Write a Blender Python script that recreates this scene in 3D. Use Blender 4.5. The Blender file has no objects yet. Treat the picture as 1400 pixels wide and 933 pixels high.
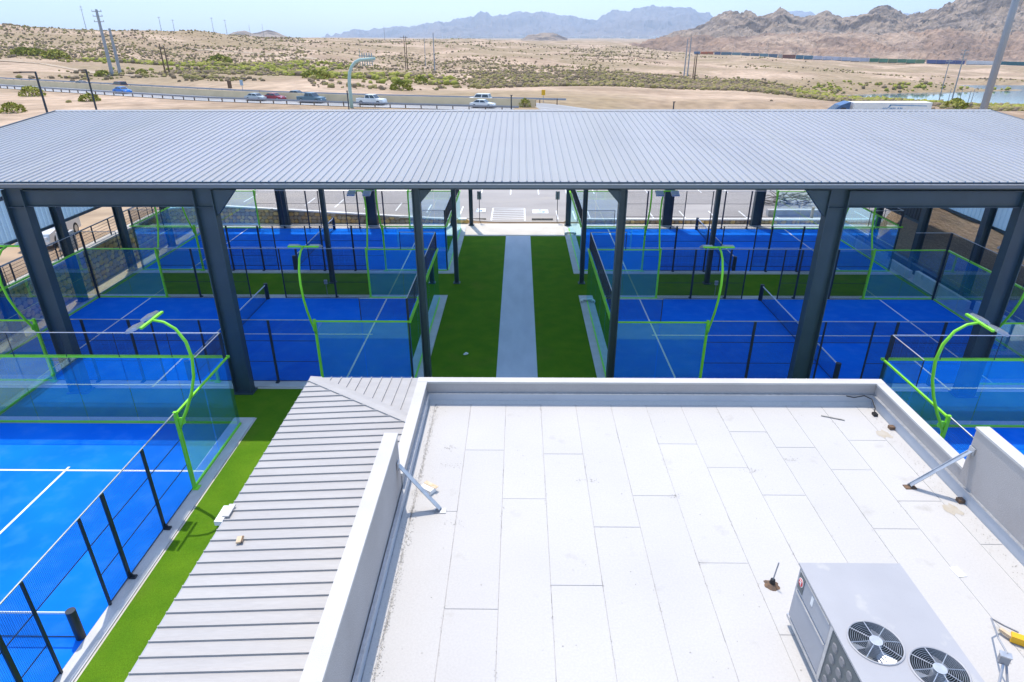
import bpy, math, random
import numpy as np
from mathutils import Matrix, Vector
R = math.radians
random.seed(7); rng = np.random.default_rng(7)
scene = bpy.context.scene
col = scene.collection

# ------------------------------------------------------------------ camera
CAM_H = 13.95
cam_data = bpy.data.cameras.new("camera")
cam_data.lens = 36 * 878.7 / 1400; cam_data.sensor_width = 36; cam_data.sensor_fit = 'HORIZONTAL'
cam_data.clip_start = 0.1; cam_data.clip_end = 60000
cam = bpy.data.objects.new("camera", cam_data); col.objects.link(cam)
PITCH, YAW, ROLL = R(25.506), R(-0.682), R(-0.10)
cam.matrix_world = (Matrix.Translation((0, 0, CAM_H)) @ Matrix.Rotation(-YAW, 4, 'Z')
                    @ Matrix.Rotation(math.pi / 2 - PITCH, 4, 'X') @ Matrix.Rotation(ROLL, 4, 'Z'))
scene.camera = cam

# ------------------------------------------------------------------ sky and sun
SUN_SHIFT = Vector((0.122, -0.366, -1.0))            # where a shadow moves per metre of height
sun_el = math.atan2(1.0, math.hypot(SUN_SHIFT.x, SUN_SHIFT.y))
sun_az = math.atan2(-SUN_SHIFT.x, -SUN_SHIFT.y)      # from +Y, clockwise towards +X
world = bpy.data.worlds.new("World"); scene.world = world; world.use_nodes = True
wn = world.node_tree.nodes; wn.clear()
sky = wn.new('ShaderNodeTexSky'); sky.sky_type = 'NISHITA'; sky.sun_disc = False
sky.sun_elevation = sun_el; sky.sun_rotation = sun_az
sky.altitude = 1100; sky.air_density = 1.15; sky.dust_density = 2.2; sky.ozone_density = 1.5
bg = wn.new('ShaderNodeBackground'); bg.inputs['Strength'].default_value = 0.15
wo = wn.new('ShaderNodeOutputWorld')
world.node_tree.links.new(sky.outputs[0], bg.inputs[0]); world.node_tree.links.new(bg.outputs[0], wo.inputs[0])
sd = bpy.data.lights.new("sun", 'SUN'); sd.energy = 2.0; sd.angle = R(0.53); sd.color = (1.0, 0.905, 0.77)
sun = bpy.data.objects.new("sun", sd); col.objects.link(sun)
sun.rotation_euler = SUN_SHIFT.to_track_quat('-Z', 'Y').to_euler(); sun.location = (-20, 60, 160)
vs = scene.view_settings
vs.view_transform = 'Standard'; vs.look = 'None'; vs.exposure = 1.14; vs.gamma = 1.0; vs.use_curve_mapping = False
cy = scene.cycles
cy.max_bounces = 10; cy.diffuse_bounces = 6; cy.glossy_bounces = 4; cy.transmission_bounces = 6
cy.transparent_max_bounces = 40; cy.volume_bounces = 1; cy.use_denoising = True
cy.sample_clamp_indirect = 6; cy.volume_step_rate = 1.0

# ------------------------------------------------------------------ materials
def _n(nt, t, **kw):
    n = nt.nodes.new(t)
    for k, v in kw.items(): setattr(n, k, v)
    return n

def mat(name, c, rough=0.7, metal=0.0, c2=None, scale=3.0, lo=0.35, hi=0.7, detail=4.0, bump=0.0, bscale=None,
        bdist=0.02, fine=0.0, fscale=60.0, spec=0.35, c3=None, s3=0.4, lo3=0.55, hi3=0.7, world=False, stretch=None):
    m = bpy.data.materials.new(name); m.use_nodes = True
    nt = m.node_tree; b = nt.nodes['Principled BSDF']; L = nt.links.new
    b.inputs['Roughness'].default_value = rough; b.inputs['Metallic'].default_value = metal
    b.inputs['Specular IOR Level'].default_value = spec
    tc = _n(nt, 'ShaderNodeTexCoord'); geo = _n(nt, 'ShaderNodeNewGeometry')
    src = geo.outputs['Position'] if world else tc.outputs['Object']
    if not world:
        oi = _n(nt, 'ShaderNodeObjectInfo'); ad = _n(nt, 'ShaderNodeVectorMath', operation='ADD')
        ml = _n(nt, 'ShaderNodeVectorMath', operation='SCALE'); ml.inputs['Scale'].default_value = 37.0
        cx = _n(nt, 'ShaderNodeCombineXYZ')
        L(oi.outputs['Random'], cx.inputs[0]); L(oi.outputs['Random'], cx.inputs[1]); L(cx.outputs[0], ml.inputs[0])
        L(src, ad.inputs[0]); L(ml.outputs[0], ad.inputs[1]); src = ad.outputs[0]
    if stretch:
        mp = _n(nt, 'ShaderNodeMapping'); mp.inputs['Scale'].default_value = stretch
        L(src, mp.inputs[0]); src = mp.outputs[0]
    cur = None
    def noise(s, d=detail):
        n = _n(nt, 'ShaderNodeTexNoise'); n.inputs['Scale'].default_value = s; n.inputs['Detail'].default_value = d
        L(src, n.inputs['Vector']); return n.outputs['Fac']
    def ramp(f, lo_, hi_):
        r = _n(nt, 'ShaderNodeMapRange'); r.inputs[1].default_value = lo_; r.inputs[2].default_value = hi_
        L(f, r.inputs[0]); return r.outputs[0]
    def mix(f, a, bb):
        x = _n(nt, 'ShaderNodeMix', data_type='RGBA'); L(f, x.inputs[0])
        for i, q in ((6, a), (7, bb)):
            if isinstance(q, tuple): x.inputs[i].default_value = (*q, 1)
            else: L(q, x.inputs[i])
        return x.outputs[2]
    cur = tuple(c)
    if c2: cur = mix(ramp(noise(scale), lo, hi), cur, tuple(c2))
    if c3: cur = mix(ramp(noise(s3, 6), lo3, hi3), cur, tuple(c3))
    if fine:
        f = ramp(noise(fscale, 2), 0.3, 0.7)
        d = _n(nt, 'ShaderNodeMath', operation='MULTIPLY_ADD'); d.inputs[1].default_value = 2 * fine; d.inputs[2].default_value = 1 - fine
        L(f, d.inputs[0])
        x = _n(nt, 'ShaderNodeMix', data_type='RGBA', blend_type='MULTIPLY'); x.inputs[0].default_value = 1.0
        if isinstance(cur, tuple): x.inputs[6].default_value = (*cur, 1)
        else: L(cur, x.inputs[6])
        L(d.outputs[0], x.inputs[7]); cur = x.outputs[2]
    if isinstance(cur, tuple): b.inputs['Base Color'].default_value = (*cur, 1)
    else: L(cur, b.inputs['Base Color'])
    if bump:
        bp = _n(nt, 'ShaderNodeBump'); bp.inputs['Strength'].default_value = bump; bp.inputs['Distance'].default_value = bdist
        L(noise(bscale or fscale, 3), bp.inputs['Height']); L(bp.outputs[0], b.inputs['Normal'])
    return m

def glass_mat(name, tint, haze=0.0):
    m = bpy.data.materials.new(name); m.use_nodes = True; nt = m.node_tree; nt.nodes.clear(); L = nt.links.new
    o = _n(nt, 'ShaderNodeOutputMaterial'); tr = _n(nt, 'ShaderNodeBsdfTransparent'); gl = _n(nt, 'ShaderNodeBsdfGlossy')
    tr.inputs[0].default_value = (*tint, 1); gl.inputs['Roughness'].default_value = 0.008; gl.inputs[0].default_value = (0.62, 0.93, 1, 1)
    fr = _n(nt, 'ShaderNodeFresnel'); fr.inputs[0].default_value = 1.55
    ge = _n(nt, 'ShaderNodeNewGeometry'); fm = _n(nt, 'ShaderNodeMath', operation='MULTIPLY'); fm.inputs[1].default_value = 5.2; fm.use_clamp = True
    iv = _n(nt, 'ShaderNodeMath', operation='SUBTRACT'); iv.inputs[0].default_value = 1.0; L(ge.outputs['Backfacing'], iv.inputs[1])
    f2 = _n(nt, 'ShaderNodeMath', operation='MULTIPLY'); L(fr.outputs[0], fm.inputs[0]); L(fm.outputs[0], f2.inputs[0]); L(iv.outputs[0], f2.inputs[1])
    mx = _n(nt, 'ShaderNodeMixShader'); L(f2.outputs[0], mx.inputs[0]); L(tr.outputs[0], mx.inputs[1]); L(gl.outputs[0], mx.inputs[2])
    last = mx.outputs[0]
    if haze:                                              # teal veil painted into the pane to brighten it
        tc = _n(nt, 'ShaderNodeTexCoord'); nz = _n(nt, 'ShaderNodeTexNoise'); nz.inputs['Scale'].default_value = 1.7; nz.inputs['Detail'].default_value = 5
        L(tc.outputs['Object'], nz.inputs['Vector'])
        rp = _n(nt, 'ShaderNodeMapRange'); rp.inputs[1].default_value = 0.4; rp.inputs[2].default_value = 0.75; rp.inputs[4].default_value = haze
        rp.inputs[3].default_value = haze * 0.35; L(nz.outputs['Fac'], rp.inputs[0])
        df = _n(nt, 'ShaderNodeBsdfDiffuse'); df.inputs[0].default_value = (0.10, 0.75, 0.85, 1)
        m2 = _n(nt, 'ShaderNodeMixShader'); L(rp.outputs[0], m2.inputs[0]); L(last, m2.inputs[1]); L(df.outputs[0], m2.inputs[2]); last = m2.outputs[0]
    L(last, o.inputs['Surface']); return m

M = {}
M['court'] = mat('court_blue', (0.003, 0.145, 0.76), 0.85, c2=(0.006, 0.20, 0.84), scale=0.35, lo=0.3, hi=0.75, c3=(0.035, 0.22, 0.82), s3=1.4, lo3=0.48, hi3=0.95, fine=0.06, fscale=220, bump=0.15, bscale=300, bdist=0.004, spec=0.04, world=True)
M['line'] = mat('line_white', (0.8, 0.82, 0.84), 0.7, fine=0.05)
M['kerb'] = mat('kerb_concrete', (0.56, 0.57, 0.58), 0.85, c2=(0.48, 0.48, 0.48), scale=1.5, fine=0.08, bump=0.2)
M['concrete'] = mat('concrete', (0.60, 0.57, 0.52), 0.85, c2=(0.52, 0.49, 0.44), scale=0.6, fine=0.08, fscale=40, bump=0.2, world=True)
M['walk'] = mat('walkway_concrete', (0.55, 0.60, 0.66), 0.8, c2=(0.48, 0.53, 0.59), scale=0.9, fine=0.06, fscale=45, world=True, stretch=(1.6, .5, 1))
M['sand'] = mat('sand_strip', (0.44, 0.35, 0.25), 0.95, c2=(0.35, 0.27, 0.185), scale=1.3, fine=0.15, fscale=30, bump=0.5, world=True)
M['turf'] = mat('artificial_turf', (0.076, 0.178, 0.010), 0.9, c2=(0.104, 0.214, 0.012), scale=1.1, c3=(0.12, 0.185, 0.02), s3=0.5, lo3=0.58, hi3=0.8, fine=0.3, fscale=70, bump=0.35, bscale=140, bdist=0.02, spec=0.03, world=True)
M['glass'] = glass_mat('court_glass', (0.90, 0.99, 0.99), 0.035)
M['green'] = mat('lime_paint', (0.28, 0.78, 0.05), 0.35, c2=(0.25, 0.70, 0.045), scale=3)
M['darkpost'] = mat('dark_post', (0.022, 0.032, 0.050), 0.45, c2=(0.03, 0.04, 0.055))
M['galv'] = mat('galvanised_steel', (0.55, 0.57, 0.60), 0.4, 0.7, c2=(0.44, 0.46, 0.49), scale=9)
M['wire'] = mat('mesh_wire', (0.02, 0.025, 0.04), 0.6)
M['net'] = mat('net_cord', (0.02, 0.022, 0.03), 0.8)
M['steel'] = mat('slate_steel', (0.036, 0.062, 0.082), 0.45, c2=(0.046, 0.076, 0.098), scale=1.2, fine=0.05, spec=0.5)
M['roofpan'] = mat('roof_panel_grey', (0.45, 0.455, 0.46), 0.5, 0.0, c2=(0.48, 0.485, 0.485), scale=0.5, fine=0.03, c3=(0.42, 0.425, 0.43), s3=0.5, lo3=0.4, hi3=0.65, world=True, stretch=(1, .16, 1))
def add_translucent(m, c, f):                           # translucency added to the roof sheet to brighten the shade below
    nt = m.node_tree; b = nt.nodes['Principled BSDF']; tl = _n(nt, 'ShaderNodeBsdfTranslucent'); tl.inputs[0].default_value = (*c, 1)
    mx = _n(nt, 'ShaderNodeMixShader'); mx.inputs[0].default_value = f; o = nt.nodes['Material Output']
    nt.links.new(b.outputs[0], mx.inputs[1]); nt.links.new(tl.outputs[0], mx.inputs[2]); nt.links.new(mx.outputs[0], o.inputs['Surface'])
add_translucent(M['roofpan'], (0.42, 0.66, 0.95), 0.26)
M['hang'] = mat('blue_grey_sheet', (0.30, 0.42, 0.55), 0.5, 0.1, c2=(0.35, 0.46, 0.58), scale=0.6)
M['hangdark'] = mat('charcoal_sheet', (0.06, 0.065, 0.075), 0.6)
M['liner'] = mat('white_roof_liner', (0.78, 0.79, 0.80), 0.8, c2=(0.70, 0.71, 0.72), scale=0.5)
M['gutter'] = mat('gutter_grey', (0.16, 0.19, 0.23), 0.35, 0.4)
M['stucco'] = mat('white_stucco', (0.41, 0.385, 0.375), 0.9, c2=(0.365, 0.34, 0.33), scale=0.8, fine=0.05, fscale=50, bump=0.3)
M['coping'] = mat('coping_white', (0.53, 0.515, 0.495), 0.7, c2=(0.47, 0.455, 0.43), scale=1.1, fine=0.04, bump=0.15)
MEMB = [mat('roof_membrane', tuple(q * k_ for q in (0.500, 0.488, 0.470)), 0.8, c2=tuple(q * k_ for q in (0.465, 0.453, 0.435)), scale=0.5, lo=0.3, hi=0.8, c3=(0.36, 0.34, 0.30), s3=1.6, lo3=0.66, hi3=0.86, fine=0.04, fscale=28, bump=0.5, bscale=2.2, bdist=0.02, world=True) for k_ in (1.0, .99, 1.008, .982)]
M['membrane'] = MEMB[0]
M['seam'] = mat('seam_grime', (0.20, 0.19, 0.18), 0.9, c2=(0.47, 0.46, 0.445), scale=1.8, lo=0.32, hi=0.44, fine=0.2, fscale=40, world=True)
M['grime'] = mat('grime', (0.30, 0.28, 0.25), 0.9, c2=(0.5, 0.47, 0.42), scale=6)
M['flash'] = mat('parapet_flashing', (0.44, 0.47, 0.52), 0.6, c2=(0.40, 0.43, 0.48), scale=1.2, bump=0.1, bscale=4)
M['standing'] = mat('standing_seam_grey', (0.375, 0.365, 0.36), 0.5, 0.05, c2=(0.41, 0.40, 0.39), scale=1.4, c3=(0.43, 0.42, 0.41), s3=0.5, fine=0.04, fscale=12, stretch=(0.4, 3, 1))
M['acgrey'] = mat('unit_paint', (0.385, 0.385, 0.40), 0.45, 0.1, c2=(0.355, 0.355, 0.37), scale=1.4, c3=(0.47, 0.46, 0.43), s3=1.8, lo3=0.62, hi3=0.72)
M['acside'] = mat('unit_panel', (0.36, 0.37, 0.40), 0.5, c2=(0.33, 0.34, 0.37), scale=2)
M['acdim'] = mat('guard_dimple', (0.20, 0.20, 0.21), 0.5)
M['black'] = mat('black_plastic', (0.012, 0.012, 0.014), 0.5)
M['coil'] = mat('coil_fins', (0.13, 0.15, 0.16), 0.5, 0.3, fine=0.3, fscale=120)
M['red'] = mat('badge_red', (0.62, 0.03, 0.04), 0.5)
M['white'] = mat('white_paint', (0.78, 0.78, 0.77), 0.6, c2=(0.7, 0.7, 0.69), scale=2)
M['rust'] = mat('rusty_mastic', (0.20, 0.12, 0.07), 0.9, c2=(0.10, 0.08, 0.07), scale=12)
M['tan'] = mat('tan_block', (0.55, 0.40, 0.24), 0.8, c2=(0.66, 0.55, 0.42), scale=9)
M['yellow'] = mat('yellow_plastic', (0.75, 0.42, 0.02), 0.5)
M['asphalt'] = mat('worn_asphalt', (0.36, 0.34, 0.325), 0.9, c2=(0.30, 0.285, 0.275), scale=0.25, fine=0.08, fscale=20, c3=(0.42, 0.38, 0.33), s3=0.12, lo3=0.55, hi3=0.75, world=True, stretch=(.6, 1.5, 1))
M['road'] = mat('highway_asphalt', (0.33, 0.33, 0.335), 0.9, c2=(0.27, 0.27, 0.27), scale=0.1, world=True)
M['barrier'] = mat('tan_barrier', (0.66, 0.51, 0.32), 0.9, c2=(0.58, 0.45, 0.28), scale=0.4)
M['paintblue'] = mat('parking_blue', (0.10, 0.26, 0.52), 0.8, c2=(0.3, 0.4, 0.5), scale=4)
M['mortar'] = mat('mortar', (0.30, 0.22, 0.13), 0.95, fine=0.2, fscale=20)
STONES = [mat('field_stone', c, 0.9, c2=tuple(min(1, x * 1.35) for x in c), scale=5, fine=0.15, fscale=30, bump=0.4, bscale=14)
          for c in ((0.60, 0.38, 0.13), (0.50, 0.34, 0.17), (0.42, 0.33, 0.22), (0.66, 0.47, 0.20), (0.36, 0.30, 0.23))]
M['bank'] = mat('bank_earth', (0.20, 0.155, 0.115), 0.95, c2=(0.29, 0.22, 0.16), scale=0.5, fine=0.15, fscale=12, bump=0.6, bscale=3, bdist=0.1, c3=(0.14, 0.12, 0.10), s3=0.25, world=True, stretch=(1, .45, 2))
M['ground'] = mat('desert_ground', (0.47, 0.345, 0.24), 0.95, c2=(0.30, 0.21, 0.135), scale=0.03, lo=0.42, hi=0.60, detail=8, c3=(0.29, 0.215, 0.125), s3=0.011, lo3=0.44, hi3=0.56, fine=0.2, fscale=0.35, bump=1.0, bscale=0.08, bdist=3.0, world=True)
M['rock'] = mat('mountain_rock', (0.27, 0.205, 0.15), 0.95, c2=(0.09, 0.07, 0.058), scale=0.014, lo=0.44, hi=0.56, detail=9, c3=(0.28, 0.22, 0.17), s3=0.004, lo3=0.45, hi3=0.62, fine=0.25, fscale=0.05, bump=1.0, bscale=0.03, bdist=14, world=True)
M['farrock'] = mat('far_mountain_rock', (0.15, 0.13, 0.13), 0.95, c2=(0.21, 0.18, 0.17), scale=0.0012, detail=8, c3=(0.12, 0.11, 0.11), s3=0.0008, bump=1.0, bscale=0.002, bdist=120, world=True)
M['foothill'] = mat('foothill_earth', (0.29, 0.195, 0.135), 0.95, c2=(0.19, 0.13, 0.095), scale=0.012, lo=0.4, hi=0.6, detail=9, c3=(0.36, 0.265, 0.19), s3=0.005, lo3=0.5, hi3=0.65, fine=0.25, fscale=0.08, bump=1.0, bscale=0.04, bdist=6, world=True)
M['water'] = mat('lake_water', (0.05, 0.14, 0.20), 0.08, c2=(0.06, 0.16, 0.22), scale=0.02, bump=0.15, bscale=0.6, bdist=0.05, spec=0.5, world=True)
M['leaf1'] = mat('shrub_olive', (0.23, 0.20, 0.075), 0.9, c2=(0.31, 0.26, 0.11), scale=0.05, world=True, spec=0.1)
M['leaf2'] = mat('shrub_dusty', (0.20, 0.155, 0.10), 0.9, c2=(0.27, 0.205, 0.135), scale=0.05, world=True, spec=0.1)
M['leaf3'] = mat('shrub_green', (0.24, 0.25, 0.045), 0.85, c2=(0.34, 0.33, 0.07), scale=0.06, world=True, spec=0.1)
M['wood'] = mat('pole_wood', (0.13, 0.085, 0.055), 0.9, c2=(0.18, 0.12, 0.08), scale=4)
M['polegrey'] = mat('pole_steel', (0.30, 0.32, 0.36), 0.5, 0.4)
M['gantry'] = mat('sign_mast_green', (0.36, 0.50, 0.47), 0.5)
M['signback'] = mat('sign_back_aluminium', (0.30, 0.34, 0.37), 0.4, 0.6)
M['tyre'] = mat('tyre_rubber', (0.015, 0.015, 0.016), 0.8)
M['rim'] = mat('wheel_rim', (0.45, 0.46, 0.48), 0.35, 0.7)
M['carglass'] = mat('car_glass', (0.02, 0.03, 0.04), 0.08, spec=0.8)
M['lampglass'] = mat('lamp_lens', (0.75, 0.76, 0.78), 0.2)
M['debris'] = mat('grey_timber', (0.22, 0.20, 0.18), 0.9, c2=(0.32, 0.29, 0.25), scale=4)
M['silt'] = mat('roof_silt', (0.42, 0.37, 0.29), 0.9, c2=(0.46, 0.43, 0.38), scale=5)
M['city'] = mat('city_specks', (0.6, 0.58, 0.55), 0.9)
def carpaint(name, c): return mat(name, c, 0.3, 0.2, spec=0.6)

# ------------------------------------------------------------------ mesh building
ROOT = {}
def tag(o, label=None, cat=None, group=None, kind=None):
    if label: o['label'] = label
    if cat: o['category'] = cat
    if group: o['group'] = group
    if kind: o['kind'] = kind
    return o

class MB:
    def __init__(s): s.v = []; s.f = []
    def add(s, v, f):
        k = len(s.v); s.v += [tuple(p) for p in v]; s.f += [tuple(i + k for i in q) for q in f]; return s
    def box(s, x0, x1, y0, y1, z0, z1):
        return s.add([(x0, y0, z0), (x1, y0, z0), (x1, y1, z0), (x0, y1, z0), (x0, y0, z1), (x1, y0, z1), (x1, y1, z1), (x0, y1, z1)],
                     [(0, 3, 2, 1), (4, 5, 6, 7), (0, 1, 5, 4), (1, 2, 6, 5), (2, 3, 7, 6), (3, 0, 4, 7)])
    def obox(s, c, size, mat3):
        v = [Vector(c) + mat3 @ Vector((sx * size[0] / 2, sy * size[1] / 2, sz * size[2] / 2)) for sz in (-1, 1) for sx, sy in ((-1, -1), (1, -1), (1, 1), (-1, 1))]
        return s.add(v, [(0, 3, 2, 1), (4, 5, 6, 7), (0, 1, 5, 4), (1, 2, 6, 5), (2, 3, 7, 6), (3, 0, 4, 7)])
    def beam(s, p0, p1, w, h, up=(0, 0, 1)):
        p0 = Vector(p0); p1 = Vector(p1); d = p1 - p0; x = d.normalized(); y = Vector(up).cross(x)
        if y.length < 1e-4: y = Vector((0, 1, 0)).cross(x)
        y.normalize(); z = x.cross(y)
        return s.obox((p0 + p1) / 2, (d.length, w, h), Matrix((x, y, z)).transposed())
    def tube(s, pts, r, n=6, cap=True):
        pts = [Vector(p) for p in pts]; rs = r if isinstance(r, (list, tuple)) else [r] * len(pts)
        k = len(s.v); prev = None
        for i, p in enumerate(pts):
            t = (pts[min(i + 1, len(pts) - 1)] - pts[max(i - 1, 0)]).normalized()
            a = Vector((0, 0, 1)) if abs(t.z) < 0.9 else Vector((0, 1, 0))
            if prev is not None: a = prev
            u = (a - t * a.dot(t)); u = u.normalized(); prev = u; w = t.cross(u)
            for j in range(n):
                q = 2 * math.pi * j / n; s.v.append(tuple(p + (u * math.cos(q) + w * math.sin(q)) * rs[i]))
        for i in range(len(pts) - 1):
            for j in range(n):
                a_ = k + i * n + j; b_ = k + i * n + (j + 1) % n; s.f.append((a_, b_, b_ + n, a_ + n))
        if cap:
            s.f.append(tuple(k + j for j in range(n))[::-1]); s.f.append(tuple(k + (len(pts) - 1) * n + j for j in range(n)))
        return s
    def wire(s, p0, p1, r): return s.tube([p0, p1], r, 3, False)
    def prism(s, poly, axis, a, b):
        def P(q, t):
            return {'x': (t, q[0], q[1]), 'y': (q[0], t, q[1]), 'z': (q[0], q[1], t)}[axis]
        n = len(poly)
        return s.add([P(q, a) for q in poly] + [P(q, b) for q in poly],
                     [tuple(range(n))[::-1], tuple(range(n, 2 * n))] + [(i, (i + 1) % n, n + (i + 1) % n, n + i) for i in range(n)])
    def quad(s, a, b, c, d): return s.add([a, b, c, d], [(0, 1, 2, 3)])

def mesh_of(mb, name, off=(0, 0, 0), smooth=False):
    me = bpy.data.meshes.new(name)
    ox, oy, oz = off
    me.from_pydata([(x - ox, y - oy, z - oz) for x, y, z in mb.v], [], mb.f)
    if smooth:
        for p in me.polygons: p.use_smooth = True
    me.validate(); me.update()
    return me

def fix_normals(me):
    import bmesh
    bm = bmesh.new(); bm.from_mesh(me); bmesh.ops.recalc_face_normals(bm, faces=bm.faces); bm.to_mesh(me); bm.free()

def obj(name, mb, m, parent=None, smooth=False, fix=True):
    off = ROOT.get(parent.name, (0, 0, 0)) if parent else (0, 0, 0)
    me = mesh_of(mb, name, off, smooth)
    if fix: fix_normals(me)
    me.materials.append(m)
    o = bpy.data.objects.new(name, me); col.objects.link(o)
    if parent: o.parent = parent; ROOT[o.name] = off
    return o

def piece(name, me, parent, loc=(0, 0, 0), rot=None, scale=None):
    o = bpy.data.objects.new(name, me); col.objects.link(o)
    o.parent = parent; off = ROOT.get(parent.name, (0, 0, 0))
    o.location = (loc[0] - off[0], loc[1] - off[1], loc[2] - off[2])
    if rot: o.rotation_euler = rot
    if scale: o.scale = scale
    ROOT[o.name] = (0, 0, 0)
    return o

def thing(name, base, label, cat, group=None):
    o = bpy.data.objects.new(name, None); col.objects.link(o); o.location = base; o.empty_display_size = 0.2
    ROOT[o.name] = tuple(base); return tag(o, label, cat, group)

def solo(name, mb, m, base, label, cat, group=None, smooth=False):
    off = tuple(base); me = mesh_of(mb, name, off, smooth); fix_normals(me); me.materials.append(m)
    o = bpy.data.objects.new(name, me); col.objects.link(o); o.location = base
    return tag(o, label, cat, group)

def copy_tree(o, parent=None):
    c = o.copy(); col.objects.link(c); c.parent = parent
    for ch in list(o.children): copy_tree(ch, c)
    return c

def structure(name, mb, m, smooth=False, fix=False):
    o = obj(name, mb, m, None, smooth, fix); o['kind'] = 'structure'; return o

def pixel_ray(u, v):                                   # survey of the photograph: direction of a sight line
    f = 878.7
    fw = Vector((math.sin(YAW) * math.cos(PITCH), math.cos(YAW) * math.cos(PITCH), -math.sin(PITCH)))
    r = Vector((math.cos(YAW), -math.sin(YAW), 0)); up = r.cross(fw)
    r2 = r * math.cos(ROLL) + up * math.sin(ROLL); u2 = r2.cross(fw)
    return fw + r2 * ((u - 700) / f) - u2 * ((v - 466.5) / f)
def at_y(u, v, y): d = pixel_ray(u, v); return Vector((0, 0, CAM_H)) + d * (y / d.y)
def at_z(u, v, z): d = pixel_ray(u, v); return Vector((0, 0, CAM_H)) + d * ((z - CAM_H) / d.z)

# ================================================================== TERRAIN
def vnoise(x, y, s, seed=0):                             # smooth value noise, vectorised
    x = np.asarray(x) / s; y = np.asarray(y) / s
    xi = np.floor(x).astype(np.int64); yi = np.floor(y).astype(np.int64); fx = x - xi; fy = y - yi
    fx = fx * fx * (3 - 2 * fx); fy = fy * fy * (3 - 2 * fy)
    def h(a, b):
        n = (a * 374761393 + b * 668265263 + seed * 1442695041) & 0x7fffffff
        n = ((n ^ (n >> 13)) * 1274126177) & 0x7fffffff
        return ((n ^ (n >> 16)) & 0xffff) / 65535.0
    return (h(xi, yi) * (1 - fx) + h(xi + 1, yi) * fx) * (1 - fy) + (h(xi, yi + 1) * (1 - fx) + h(xi + 1, yi + 1) * fx) * fy
def fbm(x, y, s, o=4, seed=0):
    t = 0; a = 0.5
    for i in range(o): t = t + a * vnoise(x, y, s / 2 ** i, seed + i); a *= 0.5
    return t - 0.47

def zrow(u, rows): return [(y, at_y(u, v, y).z) for y, v in rows]
PROF = {
    -500: zrow(-500, [(250, 100), (330, 82), (430, 62), (600, 26), (800, 26), (1500, 40), (4000, 46), (9000, 48.5)]),
    0:   zrow(0,   [(215, 104), (245, 95), (290, 86), (340, 77), (420, 62), (560, 38), (640, 37), (900, 44), (2000, 50), (9000, 50)]),
    120: zrow(120, [(215, 108), (245, 101), (290, 95), (340, 85), (420, 68), (560, 43), (640, 42), (900, 48), (2000, 51), (9000, 51)]),
    260: zrow(260, [(165, 122), (185, 112), (230, 103), (300, 96), (380, 84), (480, 68), (560, 50), (640, 47.5), (900, 51), (2000, 52), (9000, 51.5)]),
    400: zrow(400, [(155, 127), (180, 115), (230, 104), (290, 101), (380, 84), (520, 70), (700, 61), (1000, 53.5), (1300, 53), (3000, 53), (9000, 51.5)]),
    600: zrow(600, [(142, 137), (175, 126), (240, 114), (300, 101), (400, 90), (560, 77), (760, 67), (1050, 60), (1500, 55.5), (3000, 56), (9000, 52)]),
    800: zrow(800, [(130, 146), (160, 131), (205, 118), (260, 113), (330, 101), (480, 92), (640, 83), (900, 70), (1300, 64), (1900, 58), (4000, 55), (9000, 52)]),
    1000: zrow(1000, [(128, 149), (165, 132), (215, 122), (280, 116), (340, 108), (480, 97), (640, 88), (850, 82), (1040, 77.3), (1110, 76), (1500, 74), (2100, 70), (3500, 60), (9000, 53)]),
    1200: zrow(1200, [(126, 152), (160, 140), (220, 140), (300, 138), (345, 130), (400, 117), (520, 105), (680, 98), (860, 92), (1000, 86.3), (1070, 85), (1500, 84), (1900, 80), (3500, 62), (9000, 53)]),
    1400: zrow(1400, [(122, 158), (150, 152), (215, 150), (270, 148), (310, 145), (420, 119), (520, 109), (660, 103), (800, 97), (950, 91.3), (1010, 90), (1500, 88), (1900, 84), (3500, 62), (9000, 53)]),
    1900: zrow(1900, [(120, 172), (150, 168), (215, 150), (330, 150), (480, 130), (650, 112), (900, 98), (1000, 96), (1500, 92), (3500, 62), (9000, 53)]),
}
PU = sorted(PROF); PA = np.array([pixel_ray(u, 90).x / pixel_ray(u, 90).y for u in PU])
LY = np.log(np.concatenate([[118.0], np.geomspace(122, 9000, 170)]))
PZ = []
for u in PU:
    ys = np.log([118] + [a for a, b in PROF[u]]); zs = [1.7 if u < 700 else -2.2] + [b for a, b in PROF[u]]
    PZ.append(np.interp(LY, ys, zs))
PZ = np.array(PZ)

HWY = [(-300, 285), (-160, 203), (-143.7, 194), (-95, 168.5), (-62, 151.5), (-31, 140.5), (6, 130.5), (45, 125), (95, 121.5), (200, 118), (330, 118)]
HX = np.array([p[0] for p in HWY]); HY = np.array([p[1] for p in HWY]) - 3.5
def hwy_z(x): return np.interp(x, [2, 42], [1.7, -2.2])
def hwy_y(x): return np.interp(x, HX, HY)
LAKE_Z = at_z(1400, 138, -17).z

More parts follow.
